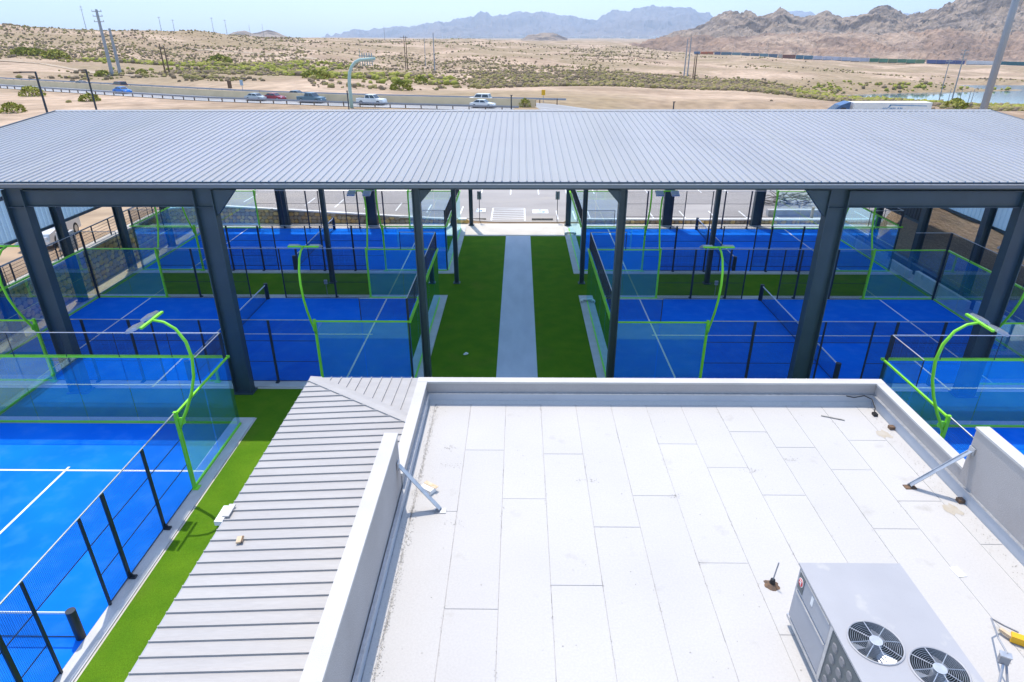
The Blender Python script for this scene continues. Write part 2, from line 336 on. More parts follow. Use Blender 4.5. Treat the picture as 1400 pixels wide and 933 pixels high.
def ground_z(x, y):
    x = np.asarray(x, float); y = np.asarray(y, float)
    ys = np.maximum(y, 118.0); a = np.clip(x / ys, PA[0], PA[-1]); ly = np.clip(np.log(ys), LY[0], LY[-1])
    # bilinear look-up: azimuth columns x log distance
    ia = np.clip(np.searchsorted(PA, a) - 1, 0, len(PA) - 2); ta = (a - PA[ia]) / (PA[ia + 1] - PA[ia]); ta = ta * ta * (3 - 2 * ta)
    il = np.clip(np.searchsorted(LY, ly) - 1, 0, len(LY) - 2); tl = (ly - LY[il]) / (LY[il + 1] - LY[il])
    z = (PZ[ia, il] * (1 - tl) + PZ[ia, il + 1] * tl) * (1 - ta) + (PZ[ia + 1, il] * (1 - tl) + PZ[ia + 1, il + 1] * tl) * ta
    amp = np.clip((y - 190) / 300, 0, 1)
    z = z + amp * (fbm(x, y, 130, 4, 3) * 11 + fbm(x, y, 40, 3, 9) * 3.0 + (np.abs(fbm(x, y, 75, 3, 31)) * -2 + .3) * 5.0) * np.clip(1600 / np.maximum(y, 1), 0.2, 1)
    # lake basin
    lx, lyy = (x - 312) / 140, (y - 358) / 58
    d = np.sqrt(lx * lx + lyy * lyy) + fbm(x, y, 60, 3, 21) * 0.35
    z = np.where(d < 1.5, np.minimum(z, LAKE_Z - 2.0 + np.clip((d - 0.85) / 0.5, 0, 1.3) * 7), z)
    # highway shelf
    hd = np.abs(y - hwy_y(x)); sh = np.clip((hd - 13) / 14, 0, 1); sh = np.where((x > -330) & (x < 340), sh, 1); sh = np.where(y < 400, sh, 1)
    z = z * sh + (hwy_z(x) - .08) * (1 - sh)
    # near the site
    park = 0.06 + np.clip(-0.0574 * (x + 2), 0, 1.65)
    t = np.clip((y - 76) / 30, 0, 1); t = t * t * (3 - 2 * t)
    near = park * (1 - t) + (hwy_z(x) - .1) * t
    w = np.clip((y - 108) / 10, 0, 1); zz = near * (1 - w) + z * w
    left = (x < -26.35); lz = 2.2 - 0.5 * np.clip((y - 44) / 8, 0, 1)
    zz = np.where(left & (y < 60), lz * (1 - np.clip((y - 50) / 8, 0, 1)) + zz * np.clip((y - 50) / 8, 0, 1), zz)
    right = (x > 27.1); rz = 3.75 * (1 - np.clip((y - 45.5) / 3, 0, 1)) + 0.06 * np.clip((y - 45.5) / 3, 0, 1)
    zz = np.where(right & (y < 60), rz, zz)
    pad = (x > -26.25) & (x < 27.0) & (y < 51.62)
    return np.where(pad, -0.12, zz)

def build_ground():
    t = np.linspace(-1, 1, 420); xs = np.sinh(t * 6.3) / np.sinh(6.3) * 9000
    xs = xs[(np.abs(xs + 26.3) > 0.4) & (np.abs(xs - 27.05) > 0.4)]
    xs = np.sort(np.concatenate([xs, [-26.36, -26.24, 26.98, 27.12]]))
    ys = np.concatenate([np.linspace(-60, 40, 18), [44, 46, 47, 48, 49, 50, 51.0, 51.60, 51.66, 54, 58, 64, 70], np.geomspace(76, 9000, 330)])
    X, Y = np.meshgrid(xs, ys); Z = ground_z(X, Y)
    v = np.stack([X, Y, Z], -1).reshape(-1, 3); nx, ny = len(xs), len(ys)
    i = np.arange(ny - 1)[:, None] * nx + np.arange(nx - 1)[None]; f = np.stack([i, i + 1, i + 1 + nx, i + nx], -1).reshape(-1, 4)
    me = bpy.data.meshes.new('ground'); me.vertices.add(len(v)); me.vertices.foreach_set('co', v.ravel())
    me.loops.add(f.size); me.loops.foreach_set('vertex_index', f.ravel()); me.polygons.add(len(f))
    me.polygons.foreach_set('loop_start', np.arange(len(f)) * 4); me.polygons.foreach_set('loop_total', np.full(len(f), 4))
    me.polygons.foreach_set('use_smooth', np.ones(len(f), bool)); me.update(calc_edges=True)
    me.materials.append(M['ground']); o = bpy.data.objects.new('ground', me); col.objects.link(o); o['kind'] = 'structure'
build_ground()

# lake
mb = MB(); pts = [(310 + 190 * math.cos(q), 366 + 95 * math.sin(q)) for q in np.linspace(0, 2 * math.pi, 48)[:-1]]
mb.add([(x, y, LAKE_Z) for x, y in pts], [tuple(range(len(pts)))]); structure('lake', mb, M['water'])

# mountains: crest silhouettes surveyed, each with a real distance, foot and back slope
def mountain(name, crest, ycrest, foot_y, foot_z, m, rough, seed, nu=240, nv=36, back=0.8):
    us = np.linspace(crest[0][0], crest[-1][0], nu); vs_ = np.interp(us, [c[0] for c in crest], [c[1] for c in crest])
    V = []
    span = (us - us[0]) / (us[-1] - us[0]); edge = np.clip(np.minimum(span, 1 - span) * 14, 0, 1)
    for k in range(nv):
        t = k / (nv - 1) * (1 + back)                       # 0 foot, 1 crest, >1 the far side
        for i in range(nu):
            p = at_y(us[i], vs_[i], ycrest); dirx = p.x / p.y
            yy = foot_y + (ycrest - foot_y) * t
            xx = dirx * yy
            tt = t if t <= 1 else max(0.0, 1 - (t - 1) / back)
            prof = tt ** 1.25
            hgt = foot_z + (p.z - foot_z) * prof
            V.append((xx, yy, hgt, tt))
    V = np.array(V); s = (ycrest - foot_y)
    ridge = 1 - 2 * np.abs(fbm(V[:, 0], V[:, 1] * 0.45, s * 0.45, 5, seed))
    bumpy = (ridge - 0.82) * rough * (V[:, 3] * (1 - V[:, 3]) * 4) + fbm(V[:, 0], V[:, 1], s * 0.12, 4, seed + 5) * rough * 0.35 * np.clip(V[:, 3] * 3, 0, 1)
    bumpy += (np.abs(fbm(V[:, 0], V[:, 1] * .5, s * 0.05, 4, seed + 11)) * -2 + .25) * rough * 0.48 * np.clip(V[:, 3] * 4, 0, 1)
    V[:, 2] += bumpy
    f = [(k * nu + i, k * nu + i + 1, (k + 1) * nu + i + 1, (k + 1) * nu + i) for k in range(nv - 1) for i in range(nu - 1)]
    mb = MB(); mb.add(V[:, :3], f); structure(name, mb, m, smooth=False)

far = [(440, 52), (470, 47), (482, 43), (505, 43.5), (520, 43), (535, 40), (545, 39), (550, 38), (556, 40), (570, 38), (590, 33), (600, 32), (610, 34), (625, 29), (640, 25), (652, 21), (657, 17), (665, 17), (672, 22), (690, 21), (700, 20), (720, 18), (730, 16.5), (745, 18), (765, 23), (780, 22), (795, 27), (815, 25), (828, 19), (838, 15.5), (850, 16), (865, 14), (880, 11), (893, 9.8), (903, 12), (912, 10), (922, 12), (935, 10.5), (945, 10.5), (955, 18), (968, 19), (980, 30), (1000, 40), (1020, 50)]
mountain('mountain', far, 14000, 8800, -40, M['farrock'], 330, 40, nu=300, nv=30, back=0.5)
mountain('mountain', [(1060, 40), (1072, 20), (1078, 15), (1092, 14), (1108, 14.5), (1116, 20), (1130, 30), (1200, 34), (1222, 22), (1228, 19), (1240, 17), (1248, 18), (1257, 15), (1262, 19), (1275, 34)], 17000, 13500, -40, M['farrock'], 120, 60, nu=90, nv=14, back=0.4)
mountain('mountain', [(150, 52), (200, 49), (232, 46), (250, 45), (262, 42), (270, 44), (285, 47), (292, 44), (310, 48), (325, 42), (333, 41.5), (345, 46), (355, 43), (365, 41), (378, 44), (392, 50), (410, 52.5)], 3300, 2300, -30, M['rock'], 22, 80, nu=120, nv=14)
mountain('mountain', [(712, 53), (722, 48), (735, 46.5), (748, 43.5), (756, 44), (765, 48), (776, 52.5)], 3200, 2300, -40, M['rock'], 22, 95, nu=60, nv=14)
mountain('mountain', [(905, 53), (925, 46), (945, 45), (960, 39), (975, 30), (990, 22), (1005, 17), (1012, 16.2), (1025, 20), (1035, 26), (1042, 25), (1055, 20), (1066, 14.5), (1072, 17), (1080, 23), (1095, 30), (1108, 27), (1122, 21), (1129, 19.5), (1140, 24), (1152, 27), (1170, 25), (1185, 19), (1200, 14), (1211, 12.5), (1222, 20), (1235, 24), (1255, 23), (1270, 19), (1285, 13), (1300, 5), (1312, -1), (1340, -8), (1400, -22), (1500, -30), (1650, -18), (1900, 10)], 2500, 1550, -10, M['rock'], 95, 120, nu=520, nv=90)
mountain('foothill', [(860, 62), (890, 56), (905, 53), (925, 49), (950, 50), (980, 51), (1010, 53), (1050, 47.5), (1080, 47), (1110, 46), (1150, 45.5), (1165, 44), (1190, 47), (1205, 49), (1240, 46), (1275, 43), (1300, 40), (1318, 38.5), (1345, 42), (1370, 46), (1400, 43), (1450, 40), (1600, 38), (1850, 46)], 1560, 1075, -38, M['foothill'], 34, 310, nu=420, nv=60, back=.6)

# far city on the plain: pale building specks, too many and too small to count
mb = MB()
for k in range(420):
    u = random.uniform(600, 960); yy = random.uniform(7000, 9300); p = at_y(u, random.uniform(50, 56.5), yy)
    s = random.uniform(14, 40); mb.box(p.x - s, p.x + s, p.y - s, p.y + s, p.z - 30, p.z + random.uniform(3, 9))
tag(obj('city_blocks', mb, M['city']), 'pale far-off town spread below the blue mountains', 'town', kind='stuff')

# ---------------------------------------------------------------- desert shrubs (uncountable) in three tints
def blob(n_seed):
    g = np.random.default_rng(n_seed); ph = (1 + 5 ** .5) / 2
    v = np.array([(-1, ph, 0), (1, ph, 0), (-1, -ph, 0), (1, -ph, 0), (0, -1, ph), (0, 1, ph), (0, -1, -ph), (0, 1, -ph), (ph, 0, -1), (ph, 0, 1), (-ph, 0, -1), (-ph, 0, 1)]) / 1.9
    f = np.array([(0, 11, 5), (0, 5, 1), (0, 1, 7), (0, 7, 10), (0, 10, 11), (1, 5, 9), (5, 11, 4), (11, 10, 2), (10, 7, 6), (7, 1, 8), (3, 9, 4), (3, 4, 2), (3, 2, 6), (3, 6, 8), (3, 8, 9), (4, 9, 5), (2, 4, 11), (6, 2, 10), (8, 6, 7), (9, 8, 1)])
    return v * g.uniform(0.55, 1.25, (12, 1)), f
BL = [blob(i) for i in range(8)]
def shrub_field(name, m, P, label):
    V = []; F = []; k = 0
    for (x, y, z, s) in P:
        v, f = BL[random.randrange(8)]; a = random.uniform(0, 6.28); c, sn = math.cos(a), math.sin(a)
        w = np.stack([x + s * (v[:, 0] * c - v[:, 1] * sn), y + s * (v[:, 0] * sn + v[:, 1] * c), z + s * 0.8 * v[:, 2] + s * 0.45], -1)
        V.append(w); F.append(f + k); k += 12
    V = np.concatenate(V); F = np.concatenate(F)
    me = bpy.data.meshes.new(name); me.vertices.add(len(V)); me.vertices.foreach_set('co', V.ravel())
    me.loops.add(F.size); me.loops.foreach_set('vertex_index', F.ravel()); me.polygons.add(len(F))
    me.polygons.foreach_set('loop_start', np.arange(len(F)) * 3); me.polygons.foreach_set('loop_total', np.full(len(F), 3)); me.update(calc_edges=True)
    me.materials.append(m); o = bpy.data.objects.new(name, me); col.objects.link(o); tag(o, label, 'shrubs', kind='stuff')
N = 130000
u = rng.uniform(-30, 1430, N); yy = np.exp(rng.uniform(np.log(135), np.log(1500), N))
dirs = np.array([pixel_ray(q, 80).x / pixel_ray(q, 80).y for q in np.linspace(-30, 1430, 60)]); ax = np.interp(u, np.linspace(-30, 1430, 60), dirs)
xx = ax * yy; zz = ground_z(xx, yy)
dens = 1.7 * fbm(xx, yy, 90, 3, 50) + 1.0 * fbm(xx, yy, 28, 2, 55) + 0.36 + 0.4 * np.clip((u < 420) & (yy > 330), 0, 1)
sandy = ((u < 420) & (yy < 240)) | ((u > 330) & (yy < 170 + 45 * np.clip((u - 500) / 300, 0, 1)))
dens = np.where(sandy, dens - 0.42, dens); dens = np.where((u > 640) & (yy > 205) & (yy < 330), dens + 0.45, dens)
dens = np.where((u > 900) & (yy > 420), dens - 0.22, dens); dens = np.where((u > 1000) & (yy > 900), -1, dens)
ok = (rng.uniform(0, 1, N) < dens) & (np.abs(yy - hwy_y(xx)) > 17) & (zz > LAKE_Z + 0.4) & (yy > 128)
gz = np.where(ok)[0]
green = fbm(xx, yy, 120, 3, 77) + 0.45 * np.exp(-((yy - 335) / 60) ** 2) * (u < 480) + 0.3 * np.exp(-((yy - 250) / 50) ** 2) * (u > 380) * (u < 620) + 0.45 * np.exp(-((yy - 405) / 40) ** 2) * (u > 1120) + 0.35 * np.exp(-((yy - 300) / 30) ** 2) * (u > 1100)
buckets = {1: [], 2: [], 3: []}
for i in gz:
    s = random.choice((.3, .4, .5, .6, .75, 1.0)) * (1 + 0.5 * (green[i] > 0.2)) * (1.0 if yy[i] < 700 else 1.4)
    k = 3 if (green[i] > 0.2 and random.random() < 0.6) else (1 if random.random() < 0.5 else 2)
    buckets[k].append((xx[i], yy[i], zz[i] - 0.1, s))
shrub_field('shrub_cover', M['leaf1'], buckets[1], 'scattered olive creosote scrub dotting the desert')
shrub_field('shrub_cover', M['leaf2'], buckets[2], 'dusty brown dry scrub dotting the desert slopes')
shrub_field('shrub_cover', M['leaf3'], buckets[3], 'bright green brush along the washes and lake shore')

# larger green bushes that can be told apart
def bush(u, v, y, w, h, label, m='leaf3'):
    p = at_y(u, v, y); gz_ = float(ground_z(p.x, p.y)); b = (p.x, p.y, gz_)
    t = thing('desert_bush', b, label, 'bush', 'green bushes on the desert')
    st = MB()
    for k in range(5):
        a = k * 1.26 + random.random(); st.tube([(p.x, p.y, gz_ - .1), (p.x + math.cos(a) * w * .25, p.y + math.sin(a) * w * .25, gz_ + h * .55)], [0.06, 0.03], 4)
    obj('stem', st, M['wood'], t)
    lf = MB(); g = random.Random(int(u * 13 + v))
    for k in range(260):
        a = g.uniform(0, 6.28); e = g.uniform(-0.1, 1); r = g.uniform(0.55, 1.0) ** .5
        cx_ = p.x + math.cos(a) * math.cos(e * 1.5) * w / 2 * r; cy_ = p.y + math.sin(a) * math.cos(e * 1.5) * w / 2 * r; cz = gz_ + h * .8 * (0.10 + 0.85 * math.sin(max(e, 0) * 1.5) * r)
        s = g.uniform(0.10, 0.2) * w / 2.2; d1 = Vector((g.gauss(0, 1), g.gauss(0, 1), g.gauss(0, 1))).normalized() * s; d2 = Vector((g.gauss(0, 1), g.gauss(0, 1), g.gauss(0, 1))).normalized() * s
        c_ = Vector((cx_, cy_, cz)); lf.add([c_ - d1, c_ + d2, c_ + d1, c_ - d2 * .8], [(0, 1, 2, 3)])
    obj('foliage', lf, M[m], t, fix=False)
for a in [(718, 133, 128, 2.4, 2.0, 'round yellow-green bush beside the guardrail end'), (141, 107, 226, 5, 2.4, 'low green bush at the foot of the tall steel pole'),
          (45, 133, 150, 5, 2.6, 'spreading green bush below the highway barrier'), (15, 144, 118, 4, 2.2, 'dark olive bush beside the arm lamp pole'),
          (123, 138, 140, 4, 2.0, 'small green bush behind the armless lamp pole'), (195, 107, 240, 4, 2, 'green bush right of the two steel poles'),
          (1306, 146, 150, 5, 2.8, 'bright green bush on the sandy mound by the lake'), (1375, 149, 110, 4.5, 2.4, 'yellow-green bush on the rocky mound by the grey mast'),
          (548, 121, 178, 6, 3, 'bright green bush on the slope behind the white pickup'), (576, 107, 240, 5, 3, 'green bush below the tall thin pole'),
          (33, 75, 345, 12, 4, 'wide bright green brush at the hill foot'), (75, 74, 345, 13, 5, 'rounded lime green brush at the hill foot'),
          (48, 76, 350, 10, 4, 'pale green brush clump at the hill foot'), (300, 82, 390, 14, 5, 'large light green brush in the wash'),
          (440, 108, 215, 7, 3, 'green brush clump behind the blue-grey pickup'), (428, 108, 220, 7, 3, 'yellow-green brush clump left of the sign mast')]:
    bush(*a)

# pale dirt tracks
def track(pix, w):
    P = []
    for (u0, v0), (u1, v1) in zip(pix, pix[1:]):
        for q in np.linspace(0, 1, 12)[:-1]: P.append((u0 + (u1 - u0) * q, v0 + (v1 - v0) * q))
    pts = []
    for uu, vv in P:
        d = pixel_ray(uu, vv); y = 130.0
        while y < 3000:
            p = at_y(uu, vv, y)
            if p.z < float(ground_z(p.x, p.y)): break
            y *= 1.006
        if y < 2500 and (not pts or abs(p.y - pts[-1].y) < 140): pts.append(p)
    mb = MB()
    for p in pts:
        for s in (-1, 1):
            x, y = p.x, p.y + s * w; mb.v.append((x, y, float(ground_z(x, y)) + .14))
    for i in range(len(pts) - 1): mb.f.append((2 * i, 2 * i + 2, 2 * i + 3, 2 * i + 1))
    structure('dirt_track', mb, M['sand'])
track([(260, 68), (330, 72), (400, 78), (440, 82)], 2.5); track([(0, 83), (60, 88), (110, 97), (150, 103), (200, 104)], 3.0); track([(555, 100), (590, 92), (615, 86)], 4)
track([(665, 68), (672, 74), (690, 79), (720, 80)], 5)

# ================================================================== SITE SURFACES
def sheet(name, rects, z, m):
    mb = MB()
    for x0, x1, y0, y1 in rects: mb.quad((x0, y0, z), (x1, y0, z), (x1, y1, z), (x0, y1, z))
    return structure(name, mb, m)
XL, XR, Y2, Y3, Y1 = -4.68, 3.97, 24.94, 39.86, 1.47          # court edges
sheet('pavement', [(-26.2, 26.9, -20, 51.55)], 0.0, M['concrete'])
sheet('turf', [(-10.55, 13.1, -18, 24.30), (-4.22, 3.52, 24.30, 47.9), (-25.1, -4.22, 35.55, 39.30), (3.52, 24.4, 35.55, 39.30), (-26.1, -10.55, 21.95, 24.30), (13.1, 26.8, 21.95, 24.30)], 0.006, M['turf'])
wk = sheet('walkway', [(-1.02, 0.85, 17.6, 47.9)], 0.012, M['walk'])
sheet('sand_strip', [(-26.2, -25.15, 21.95, 51.5), (-26.2, -21.6, -18, 21.95)], 0.007, M['sand'])
sheet('apron', [(-25.1, 24.4, 50.33, 51.5), (-4.2, 3.5, 47.92, 50.33)], 0.010, M['concrete'])

# parking lot behind
def park_z(x): return 0.09 + min(max(-0.0574 * (x + 2), 0), 1.65)
mb = MB(); xs = [-60, -45, -36, -30, -26, -20, -14, -8, -5, -2, 4, 12, 20, 28, 40]
for a, b in zip(xs, xs[1:]):
    mb.quad((a, 51.7, park_z(a)), (b, 51.7, park_z(b)), (b, 80, park_z(b)), (a, 80, park_z(a)))
structure('parking_lot', mb, M['asphalt'])
def stripe(x0, y0, x1, y1, w=0.11, up=0.006):
    d = Vector((x1 - x0, y1 - y0)); n = Vector((-d.y, d.x)).normalized() * w / 2
    return MB().add([(x0 + n.x, y0 + n.y, park_z(x0) + up), (x1 + n.x, y1 + n.y, park_z(x1) + up), (x1 - n.x, y1 - n.y, park_z(x1) + up), (x0 - n.x, y0 - n.y, park_z(x0) + up)], [(0, 1, 2, 3)])
def markings(o, lines, m=M['line'], nm='stripe'):
    for l in lines: obj(nm, stripe(*l), m, o, fix=False)
pk = bpy.data.objects['parking_lot']
L_ = []
for x in (-23.1, -20.5, -18.0, -15.5, -13, -10.4, -7.8, -5.0): L_.append((x, 53.4, x + .05, 56.2))
for x in (3.2, 5.9, 8.55, 11.2, 13.85, 16.4, 19, 21.6): L_.append((x, 52.5, x + .02, 55.4))
for x in (-20, -17.3, -14.6, -11.8, -9, -6.4, -3.65, -0.85, 1.85, 4.55, 7.2, 9.8, 12.4, 15, 17.6, 20.2): L_.append((x, 61.6 + abs(x) * .05, x, 68))
L_ += [(-2.32, 52.1, -2.32, 56.25), (0.46, 52.1, 0.46, 56.25), (-2.32, 56.25, 0.46, 56.25)]
for k in range(6): L_.append((-2.3, 52.4 + k * .62, 0.44, 52.75 + k * .62))
markings(pk, L_)
# accessible-bay emblems
for cx_ in (-3.6, 1.82):
    z = park_z(cx_) + 0.006
    e = obj('emblem', MB().quad((cx_ - .68, 54.55, z), (cx_ + .68, 54.55, z), (cx_ + .68, 55.75, z), (cx_ - .68, 55.75, z)), M['line'], pk, fix=False)
    w = MB(); z += 0.004
    ring = [(cx_ + math.cos(q) * .42, 54.98 + math.sin(q) * .38) for q in np.linspace(-2.6, 1.2, 12)]
    ring2 = [(cx_ + math.cos(q) * .27, 54.98 + math.sin(q) * .24) for q in np.linspace(-2.6, 1.2, 12)]
    for i in range(11): w.quad((*ring[i], z), (*ring[i + 1], z), (*ring2[i + 1], z), (*ring2[i], z))
    w.quad((cx_ - .08, 55.0, z), (cx_ + .02, 55.0, z), (cx_ + .02, 55.42, z), (cx_ - .08, 55.42, z))
    w.quad((cx_ - .08, 55.08, z + .0005), (cx_ + .30, 54.98, z + .0005), (cx_ + .30, 55.08, z + .0005), (cx_ - .08, 55.18, z + .0005))
    w.quad((cx_ + .30, 54.78, z), (cx_ + .40, 54.80, z), (cx_ + .40, 55.06, z), (cx_ + .30, 55.06, z))
    w.add([(cx_ - .03 + .09 * math.cos(q), 55.55 + .09 * math.sin(q), z) for q in np.linspace(0, 6.28, 9)[:-1]], [tuple(range(8))])
    obj('symbol', w, M['paintblue'], e, fix=False)
for x0, x1, lab in ((-4.6, -2.75, 'concrete wheel stop by the canopy column'), (1.03, 2.78, 'concrete wheel stop beside the parking sign')):
    mbx = MB().prism([(52.2, .1), (52.36, .1), (52.33, .24), (52.23, .24)], 'x', x0, x1)
    solo('wheel_stop', mbx, M['debris'], ((x0 + x1) / 2, 52.28, .1), lab, 'wheel stop', 'wheel stops')

# ------------------------------------------------------------------ stone retaining walls
def stone_mesh(seed, m):
    g = random.Random(seed); n = 7; mb = MB(); a0 = g.uniform(0, 1)
    rs = [g.uniform(0.82, 1.08) for _ in range(n)]
    ring = lambda s, z: [(math.cos(6.2832 * (i + a0) / n) * rs[i] * s, math.sin(6.2832 * (i + a0) / n) * rs[i] * s, z + g.uniform(-.08, .08)) for i in range(n)]
    v = ring(1, 0) + ring(.86, .7) + [(g.uniform(-.2, .2), g.uniform(-.2, .2), 1.0)]
    f = [(i, (i + 1) % n, n + (i + 1) % n, n + i) for i in range(n)] + [(n + i, n + (i + 1) % n, 2 * n) for i in range(n)]
    mb.add(v, f); me = mesh_of(mb, 'stone'); fix_normals(me); me.materials.append(m); return me
STV = [stone_mesh(i, STONES[i % 5]) for i in range(20)]
def stone_wall(t, origin, along, normal, length, height_fn, limit=300):
    """stones laid on a wall face; origin at the base, along = unit vector, normal = outward"""
    al = Vector(along); nm = Vector(normal); up = Vector((0, 0, 1)); items = []; z = 0.0; row = 0
    while z < 3:
        h = random.uniform(0.27, 0.36); s = -random.uniform(0, .3)
        while s < length:
            w = random.uniform(0.26, 0.50)
            if z + h * .75 < height_fn(s + w / 2): items.append((s + w / 2, z + h / 2 + random.uniform(-.04, .04), w, h))
            s += w + .012
        z += h + .01; row += 1
    items.sort(key=lambda q: q[0] if limit > 0 else 0)
    extra = MB()
    for i, (s, zz_, w, h) in enumerate(items):
        p = Vector(origin) + al * s + up * zz_; me = STV[random.randrange(20)]
        rm = Matrix((al, up, nm)).transposed() @ Matrix.Rotation(random.choice((0, 3.1416)), 3, 'Z') @ Matrix.Rotation(random.uniform(-.2, .2), 3, 'Z')
        sc = (w * .56, h * .58, random.uniform(.05, .09))
        if i < limit: piece('stone', me, t, p, rm.to_euler(), sc)
        else: extra.add([p + rm @ Vector((v.co.x * sc[0], v.co.y * sc[1], v.co.z * sc[2])) for v in me.vertices], [tuple(q.vertices) for q in me.polygons])
    if extra.v: tag(obj('stones', extra, STONES[1], t, fix=False), kind='stuff')
t = thing('retaining_wall', (-26.3, 38, 0), 'golden fieldstone retaining wall below the black railing', 'wall')
obj('core', MB().box(-26.7, -26.22, 22, 51.5, -.1, 2.16), M['mortar'], t)
obj('cap', MB().box(-26.75, -26.12, 22, 51.5, 2.16, 2.28), M['concrete'], t)
stone_wall(t, (-26.215, 27.5, 0), (0, 1, 0), (1, 0, 0), 24, lambda s: 2.16)
hb = lambda x: max(park_z(x) - 0.02, 0.30)
t = thing('retaining_wall', (-15, 51.55, 0), 'tapering fieldstone wall below the sloping parking lot', 'wall')
core = MB(); cap = MB(); xs = np.linspace(-26.1, -4.3, 18)
for a, b in zip(xs, xs[1:]):
    core.add([(a, 51.5, -.1), (b, 51.5, -.1), (b, 51.72, -.1), (a, 51.72, -.1), (a, 51.5, hb(a)), (b, 51.5, hb(b)), (b, 51.72, hb(b)), (a, 51.72, hb(a))], [(0, 1, 5, 4), (4, 5, 6, 7), (3, 7, 6, 2)])
    cap.add([(a, 51.44, hb(a)), (b, 51.44, hb(b)), (b, 51.78, hb(b)), (a, 51.78, hb(a)), (a, 51.44, hb(a) + .11), (b, 51.44, hb(b) + .11), (b, 51.78, hb(b) + .11), (a, 51.78, hb(a) + .11)], [(0, 1, 5, 4), (4, 5, 6, 7), (3, 7, 6, 2)])
obj('core', core, M['mortar'], t, fix=False); obj('cap', cap, M['white'], t, fix=False)
stone_wall(t, (-26.1, 51.495, 0), (1, 0, 0), (0, -1, 0), 21.8, lambda s: hb(-26.1 + s) + .04)
t = thing('retaining_wall', (14, 51.55, 0), 'low orange fieldstone kerb wall behind the right courts', 'wall')
obj('core', MB().box(3.9, 26.5, 51.5, 51.72, -.1, .30), M['mortar'], t); obj('cap', MB().box(3.85, 26.5, 51.44, 51.78, .30, .40), M['white'], t)
stone_wall(t, (3.9, 51.495, 0), (1, 0, 0), (0, -1, 0), 22.6, lambda s: .33)

# railing on the left wall
t = thing('guard_railing', (-26.4, 38, 2.28), 'black cable railing along the fieldstone wall top', 'railing')
for y in np.arange(24.5, 51.5, 1.75): obj('post', MB().box(-26.44, -26.38, y - .03, y + .03, 2.28, 3.30), M['darkpost'], t)
obj('top_rail', MB().box(-26.45, -26.37, 24.4, 51.4, 3.30, 3.35), M['darkpost'], t)
for z in (2.42, 2.60, 2.78, 2.96, 3.13): obj('cable', MB().tube([(-26.41, 24.5, z), (-26.41, 51.3, z)], .011, 5), M['darkpost'], t)
# plinth with pole behind the railing
t = thing('light_plinth', (-27.5, 37.6, 2.2), 'grey concrete plinth carrying a lamp post behind the railing', 'lamp post')
obj('plinth', MB().box(-27.85, -27.15, 37.25, 37.95, 2.15, 3.25), M['kerb'], t); obj('base_plate', MB().box(-27.68, -27.32, 37.42, 37.78, 3.25, 3.31), M['darkpost'], t)
obj('pole', MB().tube([(-27.5, 37.6, 3.31), (-27.5, 37.6, 8.6)], [.075, .06], 10), M['darkpost'], t); obj('lamp_head', MB().box(-27.72, -27.28, 37.2, 37.6, 8.6, 8.7), M['darkpost'], t)

# right-hand low wall, dark strip put in for shaded ground, earth bank
t = thing('low_wall', (24.62, 36, 0), 'stepped low concrete wall beside the right courts', 'wall')
for y0, y1, h in ((22.0, 28.4, 1.2), (28.6, 32.3, 1.0), (32.9, 38.0, .72), (38.6, 42.9, .50), (43.5, 50.2, .42)):
    obj('wall_panel', MB().box(24.5, 24.72, y0, y1, 0, h), M['kerb'], t)
t = thing('shade_strip', (25.35, 36, 0), 'dark strip added for the shaded ground under the canopy side columns', 'beam')
obj('web', MB().box(25.3, 25.42, 22.2, 50.2, 0, .58), M['steel'], t); obj('flange', MB().box(25.2, 25.55, 22.2, 50.2, .58, .63), M['steel'], t)
mb = MB(); ys = np.linspace(20, 46.5, 54); ts = np.linspace(0, 1, 14)
for y in ys:
    for q in ts:
        e = min(1, max(0, (46.5 - y) / 2.5)); n = float(fbm(y * 3.1, q * 9 + 40, 6, 3, 5))
        mb.v.append((25.62 + 1.55 * q ** 1.3 + n * .35 * (q > 0), y, 0.02 + (3.80 * q) * e + n * .2 * (0 < q < 1)))
nt_ = len(ts)
for i in range(len(ys) - 1):
    for j in range(nt_ - 1): mb.f.append((i * nt_ + j, (i + 1) * nt_ + j, (i + 1) * nt_ + j + 1, i * nt_ + j + 1))
structure('earth_bank', mb, M['bank'], smooth=True)
sheet('bank_top', [(27.1, 40, 20, 45.2)], 3.83, M['sand'])

# ================================================================== COURTS
def mesh_panel(x0, x1, z0, z1, step=0.05, r=0.0036):
    mb = MB()
    for k in range(1, int(round((x1 - x0) / step))): mb.wire((x0 + k * step, 0, z0), (x0 + k * step, 0, z1), r)
    for k in range(1, int(round((z1 - z0) / step))): mb.wire((x0, 0, z0 + k * step), (x1, 0, z0 + k * step), r)
    me = mesh_of(mb, 'mesh_panel'); me.materials.append(M['wire']); return me
def shared(name, mb, m, smooth=False):
    me = mesh_of(mb, name, smooth=smooth); fix_normals(me); me.materials.append(m); return me

